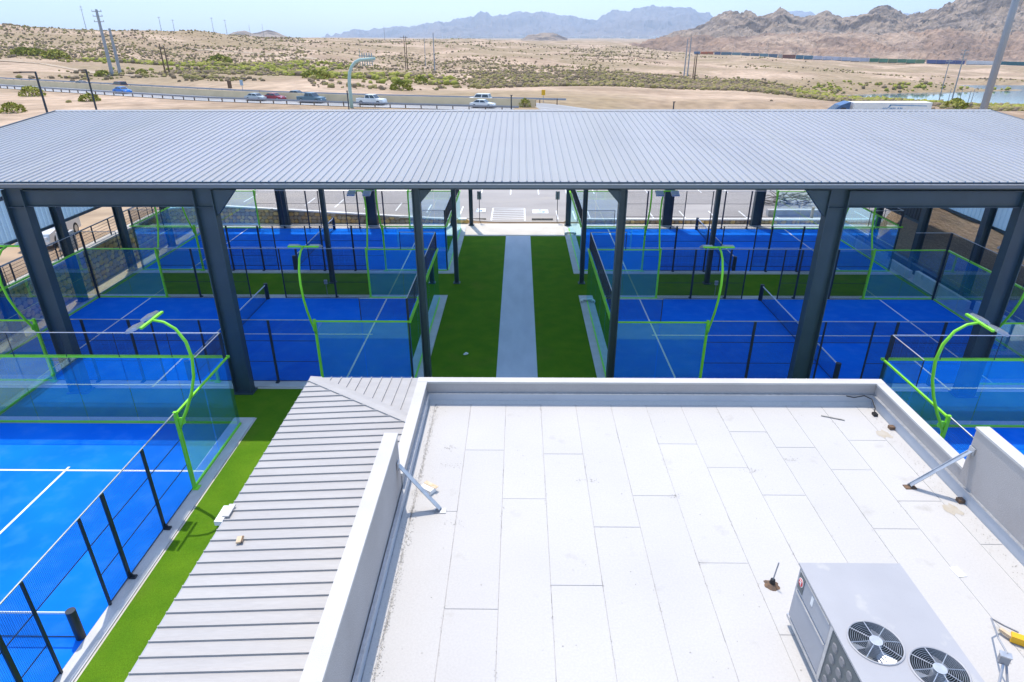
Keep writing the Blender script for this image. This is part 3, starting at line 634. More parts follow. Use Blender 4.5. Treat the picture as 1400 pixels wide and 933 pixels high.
def make_court():
    t = thing('padel_court', (0, 0, 0), 'court', 'padel court')
    obj('floor', MB().box(-9.98, 9.98, -4.98, 4.98, -.05, .022), M['court'], t)
    for x in (-6.95, 6.95): obj('line', MB().box(x - .04, x + .04, -4.97, 4.97, .022, .026), M['line'], t)
    obj('line', MB().box(-7.15, 7.15, -.04, .04, .022, .027), M['line'], t)
    for s in (-1, 1):
        obj('kerb', MB().box(-10.45, 10.45, s * 5.225 - .225, s * 5.225 + .225, -.1, .04), M['kerb'], t)
        obj('kerb', MB().box(s * 10.225 - .225, s * 10.225 + .225, -5.0, 5.0, -.1, .04), M['kerb'], t)
    pane = shared('glass_pane', MB().box(-.988, .988, -.006, .006, 0.10, 2.94), M['glass'])
    brail = MB().box(-.99, .99, -.04, .04, .04, .10); br = shared('base_rail', brail, M['green'])
    for s in (-1, 1):
        for k in range(5):
            piece('glass_pane', pane, t, (s * 10.04, -4 + 2 * k, 0), (0, 0, math.pi / 2)); piece('base_rail', br, t, (s * 10.04, -4 + 2 * k, 0), (0, 0, math.pi / 2))
        obj('top_rail', MB().box(s * 10.06 - .055, s * 10.06 + .055, -5.12, 5.12, 2.94, 3.02), M['green'], t)
        for q in (-1, 1):
            for k in (0, 1):
                piece('glass_pane', pane, t, (s * (9 - 2 * k), q * 5.04, 0)); piece('base_rail', br, t, (s * (9 - 2 * k), q * 5.04, 0))
            a, b = sorted((s * 9.98, s * 5.94)); obj('top_rail', MB().box(a, b, q * 5.06 - .035, q * 5.06 + .035, 2.95, 3.005), M['green'], t)
            obj('corner_post', MB().box(s * 9.98 - .045, s * 9.98 + .045, q * 4.98 - .045, q * 4.98 + .045, .02, 4.0), M['darkpost'], t)
            gp = obj('end_post', MB().box(s * 6 - .05, s * 6 + .05, q * 5.05 - .055, q * 5.05 + .055, .04, 3.06), M['green'], t)
            obj('base_plate', MB().box(s * 6 - .13, s * 6 + .13, q * 5.10 - .12, q * 5.10 + .12, .04, .06), M['green'], gp)
    for q in (-1, 1):
        for x, w in ((1.03, .03), (2, .05), (4, .05)):
            for s in (-1, 1):
                p = obj('mesh_post', MB().box(s * x - w, s * x + w, q * 5.03 - .03, q * 5.03 + .03, .03, 3.0), M['darkpost'], t)
                if w > .04: obj('base_plate', MB().box(s * x - .07, s * x + .07, q * 5.13 - .09, q * 5.13 + .09, .04, .09).prism([(q * 5.06, .09), (q * 5.2, .09), (q * 5.06, .28)], 'x', s * x - .01, s * x + .01), M['darkpost'], p)
        obj('mesh_rail', MB().tube([(-5.95, q * 5.03, 3.02), (5.95, q * 5.03, 3.02)], .022, 6), M['galv'], t)
        for s in (-1, 1):
            for z in (1.02, 2.02): obj('mesh_rail', MB().tube([(s * 1.03, q * 5.0, z), (s * 5.95, q * 5.0, z)], .015, 5), M['darkpost'], t)
            obj('mesh_rail', MB().tube([(s * 1.03, q * 5.0, .06), (s * 5.95, q * 5.0, .06)], .015, 5), M['darkpost'], t)
        obj('mesh_rail', MB().tube([(-1.03, q * 5.0, 2.02), (1.03, q * 5.0, 2.02)], .015, 5), M['darkpost'], t)
    pA = mesh_panel(-.48, .48, .06, 3.0); pB = mesh_panel(-.97, .97, .06, 3.0); pC = mesh_panel(-1.02, 1.02, 2.02, 3.0); pD = mesh_panel(-1, 1, 3.05, 4.0)
    for q in (-1, 1):
        piece('mesh_panel', pC, t, (0, q * 5.0, 0))
        for s in (-1, 1):
            piece('mesh_panel', pA, t, (s * 1.515, q * 5.0, 0)); piece('mesh_panel', pB, t, (s * 3, q * 5.0, 0)); piece('mesh_panel', pB, t, (s * 5, q * 5.0, 0))
            piece('mesh_panel', pD, t, (s * 8.98, q * 4.98, 0))
            obj('mesh_rail', MB().tube([(s * 9.98, q * 4.98, 4.0), (s * 7.98, q * 4.98, 4.0)], .02, 6), M['galv'], t)
            obj('mesh_post', MB().tube([(s * 7.98, q * 4.98, 3.0), (s * 7.98, q * 4.98, 4.0)], .02, 6), M['darkpost'], t)
    for s in (-1, 1):
        obj('mesh_rail', MB().tube([(s * 9.98, -4.98, 4.0), (s * 9.98, 4.98, 4.0)], .02, 6), M['galv'], t)
        for k in range(5): piece('mesh_panel', pD, t, (s * 9.98, -4 + 2 * k, 0), (0, 0, math.pi / 2))
        for k in range(4): obj('mesh_post', MB().tube([(s * 9.98, -3 + 2 * k, 3.0), (s * 9.98, -3 + 2 * k, 4.0)], .016, 5), M['darkpost'], t)
    # lamp arms at the four green posts: bow outwards, then back over the court
    prof = [(.02, 2.45), (.14, 2.72), (.38, 3.15), (.66, 3.75), (.86, 4.35), (.95, 5.0), (.88, 5.55), (.66, 5.98), (.36, 6.2), (.05, 6.26)]
    for s in (-1, 1):
        for q in (-1, 1):
            arm = obj('light_arm', MB().tube([(s * 6, q * (5.08 + a), z) for a, z in prof], [.05] * 7 + [.045, .042, .04], 8), M['green'], t, smooth=True)
            fl = MB().tube([(s * 6 - .02, q * 5.20, 2.72), (s * 6 + .02, q * 5.20, 2.72)], .13, 14); obj('flange', fl, M['green'], arm)
            obj('cross_bar', MB().box(s * 6 - .62, s * 6 + .62, q * 5.10 - .04, q * 5.10 + .04, 6.24, 6.30), M['green'], arm)
            for e in (-.42, .42):
                rm = Matrix.Rotation(q * R(22), 3, 'X')
                hd = MB().obox((s * 6 + e, q * 4.80, 6.20), (.42, .40, .07), rm)
                for k in range(6): hd.obox((s * 6 + e - .16 + k * .064, q * 4.80, 6.25), (.012, .36, .04), rm)
                h_ = obj('lamp_head', hd, M['galv'], arm)
                obj('lens', MB().obox((s * 6 + e, q * 4.785, 6.155), (.36, .34, .02), rm), M['lampglass'], h_)
    return t
def make_net():
    t = thing('padel_net', (0, 0, 0), 'net', 'net')
    for q in (-1, 1):
        p = obj('net_post', MB().tube([(0, q * 4.87, .02), (0, q * 4.87, .97)], .115, 16), M['darkpost'], t, smooth=False)
    mb = MB()
    for k in range(1, 213): mb.wire((0, -4.78 + k * .045, .06), (0, -4.78 + k * .045, .86), .0022)
    for k in range(18): mb.wire((0, -4.78, .07 + k * .045), (0, 4.78, .07 + k * .045), .0022)
    o = obj('net_mesh', mb, M['net'], t, fix=False)
    obj('top_band', MB().box(-.012, .012, -4.78, 4.78, .86, .92), M['line'], t)
    obj('bottom_cord', MB().tube([(0, -4.78, .05), (0, 4.78, .05)], .012, 5), M['net'], t)
    return t
court0 = make_court(); net0 = make_net()
CT = [(-14.68, 29.94, 0, 'shaded blue padel court beside the fieldstone wall, nearer the clubhouse', 'net on the shaded court beside the fieldstone wall, nearer the clubhouse'),
      (13.97, 29.94, 0, 'shaded blue padel court beside the low concrete wall, nearer the clubhouse', 'net on the shaded court beside the low concrete wall, nearer the clubhouse'),
      (-14.68, 44.86, 0, 'canopy court beside the fieldstone wall, backing onto the parking lot', 'net on the canopy court by the tapering stone wall'),
      (13.97, 44.86, 0, 'canopy court backing onto the low orange stone kerb', 'net on the canopy court by the low orange kerb'),
      (-16.06, 11.47, 90, 'sunlit open-air padel court beside the metal side roof and turf', 'net on the sunlit court beside the metal side roof'),
      (18.66, 11.47, 90, 'open-air padel court behind the parapet on the rooftop unit side', 'net on the open court on the rooftop unit side')]
for i, (x, y, a, lab, nlab) in enumerate(CT):
    for src, lb, g in ((court0, lab, 'padel courts around the clubhouse'), (net0, nlab, 'padel court nets')):
        o = src if i == 0 else copy_tree(src)
        o.location = (x, y, 0); o.rotation_euler = (0, 0, R(a)); o['label'] = lb; o['group'] = g

# ================================================================== CANOPY
YE, YR, YB, ZE, ZR, XC, ZBK = 23.8, 37.5, 51.2, 9.07, 10.13, 25.75, 8.80
can = thing('steel_canopy', (0, 37.5, 0), 'large slate steel canopy with pale ribbed gable roof over the courts', 'canopy')
pw = 2 * XC / 56; slope = math.hypot(YR - YE, ZR - ZE)
def rib_profile(w, n=3, h=.045):
    p = []; s = w / n
    for k in range(n): p += [(k * s, 0), (k * s + s * .80, 0), (k * s + s * .86, h), (k * s + s * .94, h)]
    return p + [(w, 0)]
def rib_panel(name, w, length, m):
    p = rib_profile(w); mb = MB(); n = len(p)
    mb.add([(x, 0, z) for x, z in p] + [(x, length, z) for x, z in p], [(i, i + 1, n + i + 1, n + i) for i in range(n - 1)])
    me = mesh_of(mb, name); me.materials.append(m); return me
rp = rib_panel('roof_panel', pw, slope * .5 + .12, M['roofpan']); 
for nm, y0, rot, ze in (('roof_slope', YE, 0, ZE), ('roof_slope', YB, math.pi, ZBK)):
    ang = math.atan2(ZR - ze, YR - YE)
    sg = 1 if rot == 0 else -1; P_ = lambda d_: (y0 + sg * d_ * math.cos(ang), ze + d_ * math.sin(ang) - .03)
    fr_ = MB()
    for d0, d1 in ((.02, .22), (slope - .24, slope - .03)):
        (ya, za), (yb, zb) = P_(d0), P_(d1); fr_.add([(-XC + .02, ya, za), (XC - .02, ya, za), (XC - .02, yb, zb), (-XC + .02, yb, zb)], [(0, 1, 2, 3)])
    for x_ in (-XC + .12, XC - .12):
        (ya, za), (yb, zb) = P_(.0), P_(slope - .02); fr_.add([(x_ - .1, ya, za - .003), (x_ + .1, ya, za - .003), (x_ + .1, yb, zb - .003), (x_ - .1, yb, zb - .003)], [(0, 1, 2, 3)])
    sl = obj(nm, fr_, M['gutter'], can, fix=False)
    for k in range(56):
        x = -XC + k * pw if rot == 0 else XC - k * pw
        hl = slope * .5
        piece('roof_panel', rp, sl, (x, y0 - sg * .03, ze), (ang, 0, rot))
        piece('roof_panel', rp, sl, (x, y0 + sg * (hl - .06) * math.cos(ang), ze + (hl - .06) * math.sin(ang) + .007), (ang, 0, rot))
obj('ridge_cap', MB().prism([(YR - .22, ZR + .015), (YR, ZR + .075), (YR + .22, ZR + .015), (YR, ZR + .055)], 'x', -XC - .02, XC + .02), M['roofpan'], can)
for s, y, ze in ((-1, YE, ZE), (1, YB, ZBK)):
    g = MB().box(-XC, XC, y - .09 + s * .09, y + .09 + s * .09, ze - .20, ze - .06); obj('gutter', g, M['gutter'], can)
    obj('gutter_lip', MB().box(-XC, XC, y + s * .185 - .008, y + s * .185 + .008, ze - .075, ze - .045), M['galv'], can)
    obj('eave_strut', MB().box(-XC + .1, XC - .1, y - s * .30 - .07, y - s * .30 + .07, ze - .34, ze - .09), M['steel'], can)
for s in (-1, 1):
    obj('rake_trim', MB().add([(s * XC, YE, ZE - .2), (s * XC, YR, ZR - .2), (s * XC, YB, ZBK - .2), (s * XC, YB, ZBK + .07), (s * XC, YR, ZR + .07), (s * XC, YE, ZE + .07),
        (s * (XC + .03), YE, ZE - .2), (s * (XC + .03), YR, ZR - .2), (s * (XC + .03), YB, ZBK - .2), (s * (XC + .03), YB, ZBK + .07), (s * (XC + .03), YR, ZR + .07), (s * (XC + .03), YE, ZE + .07)],
        [(0, 1, 4, 5), (1, 2, 3, 4), (6, 11, 10, 7), (7, 10, 9, 8), (0, 6, 7, 1), (1, 7, 8, 2), (5, 4, 10, 11), (4, 3, 9, 10), (0, 5, 11, 6), (2, 8, 9, 3)]), M['gutter'], can)
def roof_z(y):
    e_ = ZE if y < YR else ZBK
    return e_ + (ZR - e_) * (1 - abs(y - YR) / (YR - YE))
def icolumn(x, y, w, d, z1, z0=0.0, tf=.035):
    mb = MB(); mb.box(x - w / 2, x - w / 2 + tf, y - d / 2, y + d / 2, z0, z1); mb.box(x + w / 2 - tf, x + w / 2, y - d / 2, y + d / 2, z0, z1); mb.box(x - w / 2 + tf, x + w / 2 - tf, y - .012, y + .012, z0, z1)
    c = obj('column', mb, M['steel'], can); obj('base_plate', MB().box(x - w / 2 - .08, x + w / 2 + .08, y - d / 2 - .08, y + d / 2 + .08, z0 + .01, z0 + .05), M['steel'], c); return c
def ribeam(p0, p1, h, w, nm='girder'):
    mb = MB(); a = Vector(p0); b = Vector(p1); u_ = Vector((0, 0, h / 2 - .015))
    mb.beam(a + u_, b + u_, w, .03); mb.beam(a - u_, b - u_, w, .03); mb.beam(a, b, .022, h - .06); return obj(nm, mb, M['steel'], can)
for s in (-1, 1):
    for y in (24.05, 50.95):
        zt = roof_z(y) - .36
        icolumn(s * 3.87, y, .30, .30, zt); icolumn(s * 11.85, y, .74, .42, zt); icolumn(s * 19.0, y, .74, .42, zt)
        ribeam((s * 12.22, y, zt - .33), (s * 18.63, y, zt - .33), .62, .26)
        for x in (11.85, 19.0):                                   # stiffener plates in the columns
            obj('stiffener', MB().box(s * x - .33, s * x + .33, y - .16, y + .16, zt - .66, zt - .64), M['steel'], can)
        dy = 1 if y < 30 else -1
        for x, b in ((11.85, .40), (3.87, .16)):                  # haunches towards the centre bay
            i = s * (x - b + .02) if x > 5 else s * (x - .14)
            obj('haunch', MB().prism([(i, zt), (i - s * (.85 if x > 5 else .45), zt), (i, zt - (1.0 if x > 5 else .5))], 'y', y - .11, y + .11), M['steel'], can)
    for x in (3.87, 11.6): icolumn(s * x, 37.6, .26, .26, roof_z(37.6) - .5)
    for y in (29.2, 34.5, 39.85, 45.1): icolumn(s * 25.35, y, .40, .40, roof_z(y) - .3)
    for x in (3.87, 11.85, 19.0, 25.35):
        for ya, yb in ((24.2, 37.4), (37.6, 50.8)): ribeam((s * x, ya, roof_z(ya) - .36), (s * x, yb, roof_z(yb) - .36), .42, .2, 'rafter')
for y in (26.5, 29.5, 32.5, 35.2, 39.8, 42.5, 45.5, 48.5): obj('purlin', MB().box(-XC + .1, XC - .1, y - .04, y + .04, roof_z(y) - .16, roof_z(y) - .05), M['steel'], can)
# hanging end sheets
def trans_mat(name, c):
    m = mat(name, c, 0.5, c2=tuple(min(1, q * 1.12) for q in c), scale=.7); nt = m.node_tree; b = nt.nodes['Principled BSDF']
    tl = _n(nt, 'ShaderNodeBsdfTranslucent'); tl.inputs[0].default_value = (*c, 1); mx = _n(nt, 'ShaderNodeMixShader'); mx.inputs[0].default_value = 0.55
    o = nt.nodes['Material Output']; nt.links.new(b.outputs[0], mx.inputs[1]); nt.links.new(tl.outputs[0], mx.inputs[2]); nt.links.new(mx.outputs[0], o.inputs['Surface']); return m
M['skylite'] = trans_mat('translucent_sheet', (0.42, 0.60, 0.74))
def end_sheets(s, y0, y1, zb, m):
    n = int((y1 - y0) / .927); w = (y1 - y0) / n
    for k in range(n):
        ya = y0 + k * w; mb = MB(); p = rib_profile(w)
        top = [(s * (25.62 + z), ya + x, roof_z(ya + x) - .06) for x, z in p]; bot = [(s * (25.62 + z), ya + x, zb) for x, z in p]; nn = len(p)
        mb.add(bot + top, [(i, i + 1, nn + i + 1, nn + i) for i in range(nn - 1)]); obj('end_sheet', mb, m, can, fix=False)
    obj('sheet_trim', MB().box(s * 25.6 - .06, s * 25.6 + .08, y0, y1, zb - .14, zb), M['steel'], can)
end_sheets(-1, 23.7, 51.3, 4.6, M['skylite']); end_sheets(1, 23.7, 40.2, 4.55, M['skylite']); end_sheets(1, 40.3, 51.3, 3.1, M['hangdark'])
for s in (-1, 1): obj('girt', MB().box(s * 25.5 - .06, s * 25.5 + .06, 23.7, 51.3, 6.6, 6.78), M['steel'], can)

# ================================================================== CLUBHOUSE
club = thing('clubhouse', (3, 8, 0), 'white stucco clubhouse with white membrane roof, parapets and grey seamed side roof', 'building')
obj('wall', MB().box(-5.7, 9.5, -8, 16.4, 0, 4.3), M['stucco'], club)
obj('upper_wall', MB().box(-2.66, 9.53, -8, 14.93, 4.3, 4.9), M['stucco'], club)
deck = obj('roof_deck', MB().box(-2.42, 9.32, -6, 14.72, 4.9, 5.13), M['seam'], club)
# membrane sheets with open laps
JV = {1: [615.8], 2: [682], 3: [620.6, 800], 5: [676.8], 6: [606, 768], 7: [638], 8: [589, 675], 9: [610], 10: [640, 720], 11: [682, 600], 4: [720], 0: [700]}
x = -2.17; k = 0
def sheet_piece(x0, x1, y0, y1):
    g = 0.0022; mb = MB(); z0, z1 = 5.128, 5.139 + random.uniform(0, .003)
    c = .005
    mb.add([(x0 + g, y0 + g, z0), (x1 - g, y0 + g, z0), (x1 - g, y1 - g, z0), (x0 + g, y1 - g, z0),
            (x0 + g + c, y0 + g + c, z1), (x1 - g - c, y0 + g + c, z1), (x1 - g - c, y1 - g - c, z1), (x0 + g + c, y1 - g - c, z1)],
           [(4, 5, 6, 7), (0, 1, 5, 4), (1, 2, 6, 5), (2, 3, 7, 6), (3, 0, 4, 7)])
    obj('membrane_sheet', mb, random.choice(MEMB), deck, fix=False)
sheet_piece(-2.36, -2.19, -6, 14.68)
while x < 9.1:
    x1 = min(x + .917, 9.26); ys = sorted([at_z(700, v, 5.14).y for v in JV.get(k, [])] + [14.68, -6])
    cuts = [ys[0]]
    for a, b in zip(ys, ys[1:]):
        n = max(1, round((b - a) / 5.0))
        if a < 4: n = max(1, n)
        for q in range(1, n + 1): cuts.append(a + (b - a) * q / n)
    for a, b in zip(cuts, cuts[1:]): sheet_piece(x, x1, a, b)
    x = x1; k += 1
# parapets
def parapet(x0, x1, y0, y1, z1, nm='parapet'):
    p = obj(nm, MB().box(x0, x1, y0, y1, 4.9, z1), M['stucco'], club)
    obj('coping', MB().box(x0 - .02, x1 + .02, y0 - .02, y1 + .02, z1, z1 + .05), M['coping'], p); return p
parapet(-2.64, -2.42, 10.83, 14.70, 5.69); parapet(-2.64, 9.52, 14.72, 14.93, 5.695); parapet(9.32, 9.52, 11.13, 14.70, 5.69)
parapet(-2.68, -2.44, -6, 10.81, 6.68); parapet(9.30, 9.54, -6, 11.11, 6.70)
fl = MB().box(-2.42, 9.32, 14.67, 14.719, 5.13, 5.40); obj('base_flashing', fl, M['flash'], club)
obj('base_flashing', MB().box(-2.419, -2.37, -6, 14.67, 5.13, 5.40), M['flash'], club); obj('base_flashing', MB().box(9.27, 9.319, -6, 14.67, 5.13, 5.40), M['flash'], club)
for a in ((-2.42, 9.32, 14.655, 14.72, 5.40, 5.425), (-2.42, -2.355, -6, 14.655, 5.40, 5.425), (9.255, 9.32, -6, 14.655, 5.40, 5.425)): obj('reglet', MB().box(*a), M['galv'], club)
# cants of membrane at the wall foot
obj('cant_strip', MB().prism([(14.67, 5.13), (14.67, 5.21), (14.58, 5.142)], 'x', -2.36, 9.26), M['membrane'], club)
# standing seam roof, side and front, each pan a piece
ZEV, XEV, YEV, XW, YH = 4.55, -6.31, 17.06, -2.66, 14.30
ZW = ZEV + .19; SLX = (ZW - ZEV) / (XW - XEV); SLY = (ZW - ZEV) / (YEV - YH); HK = (YEV - YH) / (XW - XEV)
ZF = ZEV + (YEV - 14.94) * SLY
side = obj('side_roof', MB().add([(XEV + .03, -8, ZEV - .012), (XEV + .03, YEV - .04, ZEV - .012), (XW, YH, ZW - .012), (XW, -8, ZW - .012)], [(0, 1, 2, 3)]), M['acside'], club, fix=False)
front = obj('front_roof', MB().add([(XEV + .04, YEV - .03, ZEV - .012), (9.5, YEV - .03, ZEV - .012), (9.5, 14.94, ZF - .012), (XW, 14.94, ZF - .012), (XW, YH, ZW - .012)], [(0, 4, 3, 2, 1)]), M['acside'], club, fix=False)
sw = .305; RH = .036
def seam_box(mb, A, B, C_, D, up_): mb.add([A, B, C_, D] + [(q[0], q[1], q[2] + up_) for q in (A, B, C_, D)], [(4, 5, 6, 7), (0, 1, 5, 4), (1, 2, 6, 5), (3, 0, 4, 7)])
def xt(y): return XW if y < YH else XEV + (YEV - y) / HK
y = -7.9
while y < YEV - .02:
    y1 = min(y + sw, YEV); mb = MB(); P = lambda xx_, yy_: (xx_, yy_, ZEV + (xx_ - XEV) * SLX)
    mb.add([P(XEV, y), P(XEV, y1), P(xt(y1), y1), P(xt(y), y)], [(0, 3, 2, 1)])
    seam_box(mb, P(XEV - .02, y - .012), P(XEV - .02, y + .012), P(xt(y), y + .012), P(xt(y), y - .012), RH)
    obj('roof_pan', mb, M['standing'], side, fix=False); y += sw
def yt(xx_): return 14.94 if xx_ > XW else YEV - (xx_ - XEV) * HK
x = XEV + .02
while x < 9.5:
    x1 = min(x + sw, 9.5); mb = MB(); P = lambda xx_, yy_: (xx_, yy_, ZEV + (YEV - yy_) * SLY)
    mb.add([P(x, YEV), P(x1, YEV), P(x1, yt(x1)), P(x, yt(x))], [(0, 3, 2, 1)])
    seam_box(mb, P(x - .012, YEV + .02), P(x + .012, YEV + .02), P(x + .012, yt(x)), P(x - .012, yt(x)), RH)
    obj('roof_pan', mb, M['standing'], front, fix=False); x += sw
a = Vector((XEV, YEV, ZEV)); b = Vector((XW, YH, ZW))
hc = MB(); hc.add([a + Vector((0, -.24, .04)), a + Vector((0, 0, .062)), a + Vector((.30, 0, .04)), b + Vector((0, -.24, .04)), b + Vector((0, 0, .062)), b + Vector((.30, 0, .04)), a + Vector((0, -.24, .0)), b + Vector((0, -.24, .0))], [(0, 1, 4, 3), (1, 2, 5, 4), (6, 0, 3, 7)])
obj('hip_cap', hc, M['standing'], club, fix=False)
obj('eave_trim', MB().box(XEV - .03, XEV, -8, YEV, ZEV - .16, ZEV - .005), M['acside'], club); obj('eave_trim', MB().box(XEV, 9.5, YEV, YEV + .03, ZEV - .16, ZEV - .005), M['acside'], club)
# blown grit caught along the laps and the left parapet foot
gt = MB(); gq = random.Random(11)
def chip(cx_, cy_, r_):
    n = 5; a0 = gq.random() * 6; gt.add([(cx_ + math.cos(a0 + 1.2566 * i) * r_ * gq.uniform(.5, 1.2), cy_ + math.sin(a0 + 1.2566 * i) * r_ * gq.uniform(.5, 1.2), 5.1445 + gq.uniform(0, .004)) for i in range(n)] + [(cx_, cy_, 5.152)], [(i, (i + 1) % n, n) for i in range(n)])
for k in range(1500):
    yy_ = gq.uniform(4, 14.5); w_ = .02 + .05 * abs(math.sin(yy_ * 2.1) * math.sin(yy_ * .7 + 1)); chip(-2.17 + gq.gauss(0, w_), yy_, gq.uniform(.004, .013))
for k in range(700):
    kx = gq.randrange(0, 13); y0 = 3 + 11.5 * ((kx * .37 + int(gq.random() * 4) * .29) % 1); chip(-2.17 + .917 * kx + gq.gauss(0, .012), y0 + gq.gauss(0, .35), gq.uniform(.003, .012))
for k in range(160): chip(gq.uniform(-2, 9), gq.uniform(3, 14.5), gq.uniform(.004, .016))
for k in range(260): chip(9.05 + gq.gauss(0, .07), gq.uniform(6, 14.5), gq.uniform(.004, .014))
for cx_, cy_ in ((-1.5, 11.9), (-1.3, 10.0), (-1.62, 12.6), (1.5, 11.4), (3.3, 10.9), (5.2, 11.8), (6.2, 12.2)):
    for k in range(26): chip(cx_ + gq.gauss(0, .12), cy_ + gq.gauss(0, .05), gq.uniform(.004, .014))
tag(obj('roof_grit', gt, M['grime'], club, fix=False), kind='stuff')

# braces from roof to tall parapets
for (top, foot, lab) in (((-2.43, 10.62, 6.12), (-1.60, 10.36, 5.15), 'galvanised angle brace beside the white foam scrap'), ((9.29, 11.35, 6.25), (8.42, 11.22, 5.15), 'galvanised angle brace on the rooftop unit side')):
    t = thing('parapet_brace', foot, lab, 'brace', 'parapet braces')
    A = Vector(top); B = Vector(foot)
    if top[0] > 5: A = Vector((9.27, 11.0, 6.25))
    else: A = Vector((-2.41, 10.55, 6.15))
    m1 = MB(); m1.beam(B + Vector((0, 0, .05)), A, .10, .012); m1.beam(B + Vector((0, .05, .0)), A + Vector((0, .05, -.05)), .012, .10); obj('angle', m1, M['galv'], t)
    obj('foot_plate', MB().box(B.x - .12, B.x + .12, B.y - .07, B.y + .07, 5.142, 5.16), M['rust'] if top[0] > 5 else M['galv'], t); obj('wall_plate', MB().obox(A, (.03, .16, .16), Matrix.Identity(3)), M['galv'], t)

# small things on the roofs
t = thing('foam_scrap', (-1.93, 11.0, 5.145), 'white and tan foam scrap beside the parapet brace', 'scrap')
rz = Matrix.Rotation(R(-35), 3, 'Z'); obj('foam', MB().obox((-1.93, 11.0, 5.2), (.30, .18, .10), rz), M['white'], t); obj('backing', MB().obox((-1.87, 11.07, 5.255), (.34, .10, .012), rz), M['tan'], t)
t = thing('tile_scrap', (-5.69, 10.05, 4.60), 'small tan tile lying on the seamed side roof', 'tile')
rr_ = Matrix.Rotation(R(-3), 3, 'Y') @ Matrix.Rotation(R(12), 3, 'Z'); obj('tile', MB().obox((-5.69, 10.05, 4.635), (.13, .18, .035), rr_), M['tan'], t); obj('edge', MB().obox((-5.64, 10.05, 4.64), (.03, .175, .04), rr_), M['rust'], t)
t = thing('eave_light', (-6.42, 10.95, 4.4), 'white box light fixed to the side roof eave', 'light box')
obj('housing', MB().box(-6.53, -6.345, 10.70, 11.22, 4.42, 4.53), M['white'], t); obj('bracket', MB().box(-6.36, -6.22, 10.76, 11.16, 4.60, 4.63), M['coping'], t)
t = thing('vent_stub', (4.49, 8.46, 5.14), 'thin rusty vent rod in a mastic patch beside the rooftop unit', 'vent')
ptch = MB(); n = 18; rs = [random.uniform(.11, .17) for _ in range(n)]
ptch.add([(4.49 + math.cos(6.283 * i / n) * rs[i], 8.46 + math.sin(6.283 * i / n) * rs[i], 5.143) for i in range(n)] + [(4.49 + math.cos(6.283 * i / n) * .05, 8.46 + math.sin(6.283 * i / n) * .05, 5.20) for i in range(n)], [(i, (i + 1) % n, n + (i + 1) % n, n + i) for i in range(n)] + [tuple(range(n, 2 * n))])
obj('mastic', ptch, M['rust'], t); obj('collar', MB().tube([(4.49, 8.46, 5.19), (4.49, 8.46, 5.28)], [.055, .04], 10), M['black'], t); obj('rod', MB().tube([(4.49, 8.46, 5.25), (4.53, 8.47, 5.66)], .012, 8), M['polegrey'], t)
t = solo('paper_sheet', MB().obox((7.97, 8.8, 5.15), (.16, .24, .006), Matrix.Rotation(R(8), 3, 'Z')), M['line'], (7.97, 8.8, 5.147), 'white paper card lying on the membrane roof', 'paper')
solo('metal_stick', MB().beam((7.72, 14.08, 5.16), (8.22, 13.86, 5.16), .03, .02), M['grime'], (7.97, 13.97, 5.15), 'thin metal strip lying near the front parapet corner', 'strip')
t = thing('cable_bundle', (8.85, 14.3, 5.15), 'thin dark cable coiled in the front parapet corner', 'cable')
obj('cable', MB().tube([(8.55, 14.62, 5.42), (8.75, 14.6, 5.38), (9.0, 14.6, 5.44), (9.2, 14.55, 5.36), (9.18, 14.3, 5.25), (9.1, 14.15, 5.17)], .014, 6), M['black'], t); obj('plug', MB().box(9.05, 9.15, 14.05, 14.18, 5.145, 5.21), M['black'], t)
for (x, y, lab) in ((9.12, 13.5, 'dark roof drain box near the front parapet corner'), (9.12, 10.75, 'dark roof drain box by the tall parapet brace')):
    t = thing('scupper_drain', (x, y, 5.14), lab, 'drain', 'roof drains'); obj('box', MB().box(x + .02, x + .14, y - .06, y + .06, 5.14, 5.22), M['rust'], t)
    stn = MB(); q = random.Random(3); ns = 16; stn.add([(x - .22 + math.cos(6.283 * i / ns) * q.uniform(.1, .22), y - .25 + math.sin(6.283 * i / ns) * q.uniform(.1, .26), 5.1455) for i in range(ns)], [tuple(range(ns))]); obj('silt', stn, M['silt'], t, fix=False)

# rooftop packaged unit ------------------------------------------------------
import bmesh
AX0, AX1, AY0, AY1, AZ0, AZ1 = 4.44, 5.96, 4.9, 7.64, 5.36, 6.45
ac = thing('rooftop_unit', (5.2, 6.3, 5.14), 'grey packaged air conditioner with two fan grilles on the membrane roof', 'air conditioner')
obj('curb', MB().box(AX0 + .09, AX1 - .09, AY0 + .09, AY1 - .09, 5.138, 5.30), M['flash'], ac); obj('base_rail', MB().box(AX0 - .02, AX1 + .02, AY0 - .02, AY1 + .02, 5.30, AZ0), M['galv'], ac)
body = MB(); body.add([(AX0, AY0, AZ0), (AX1, AY0, AZ0), (AX1, AY1, AZ0), (AX0, AY1, AZ0), (AX0, AY0, AZ1 - .03), (AX1, AY0, AZ1 - .03), (AX1, AY1, AZ1 - .03), (AX0, AY1, AZ1 - .03)], [(0, 1, 5, 4), (1, 2, 6, 5), (2, 3, 7, 6), (3, 0, 4, 7), (0, 3, 2, 1)])
obj('cabinet', body, M['acside'], ac)
FANS = [(4.88, 6.20), (5.50, 5.78)]; FR = .345
bm = bmesh.new(); e = []
def loop_(pts):
    vsx = [bm.verts.new(p) for p in pts]; return [bm.edges.new((vsx[i], vsx[(i + 1) % len(vsx)])) for i in range(len(vsx))]
e += loop_([(AX0 - .025 - 5.2, AY0 - .025 - 6.3, AZ1 - 5.14), (AX1 + .025 - 5.2, AY0 - .025 - 6.3, AZ1 - 5.14), (AX1 + .025 - 5.2, AY1 + .025 - 6.3, AZ1 - 5.14), (AX0 - .025 - 5.2, AY1 + .025 - 6.3, AZ1 - 5.14)])
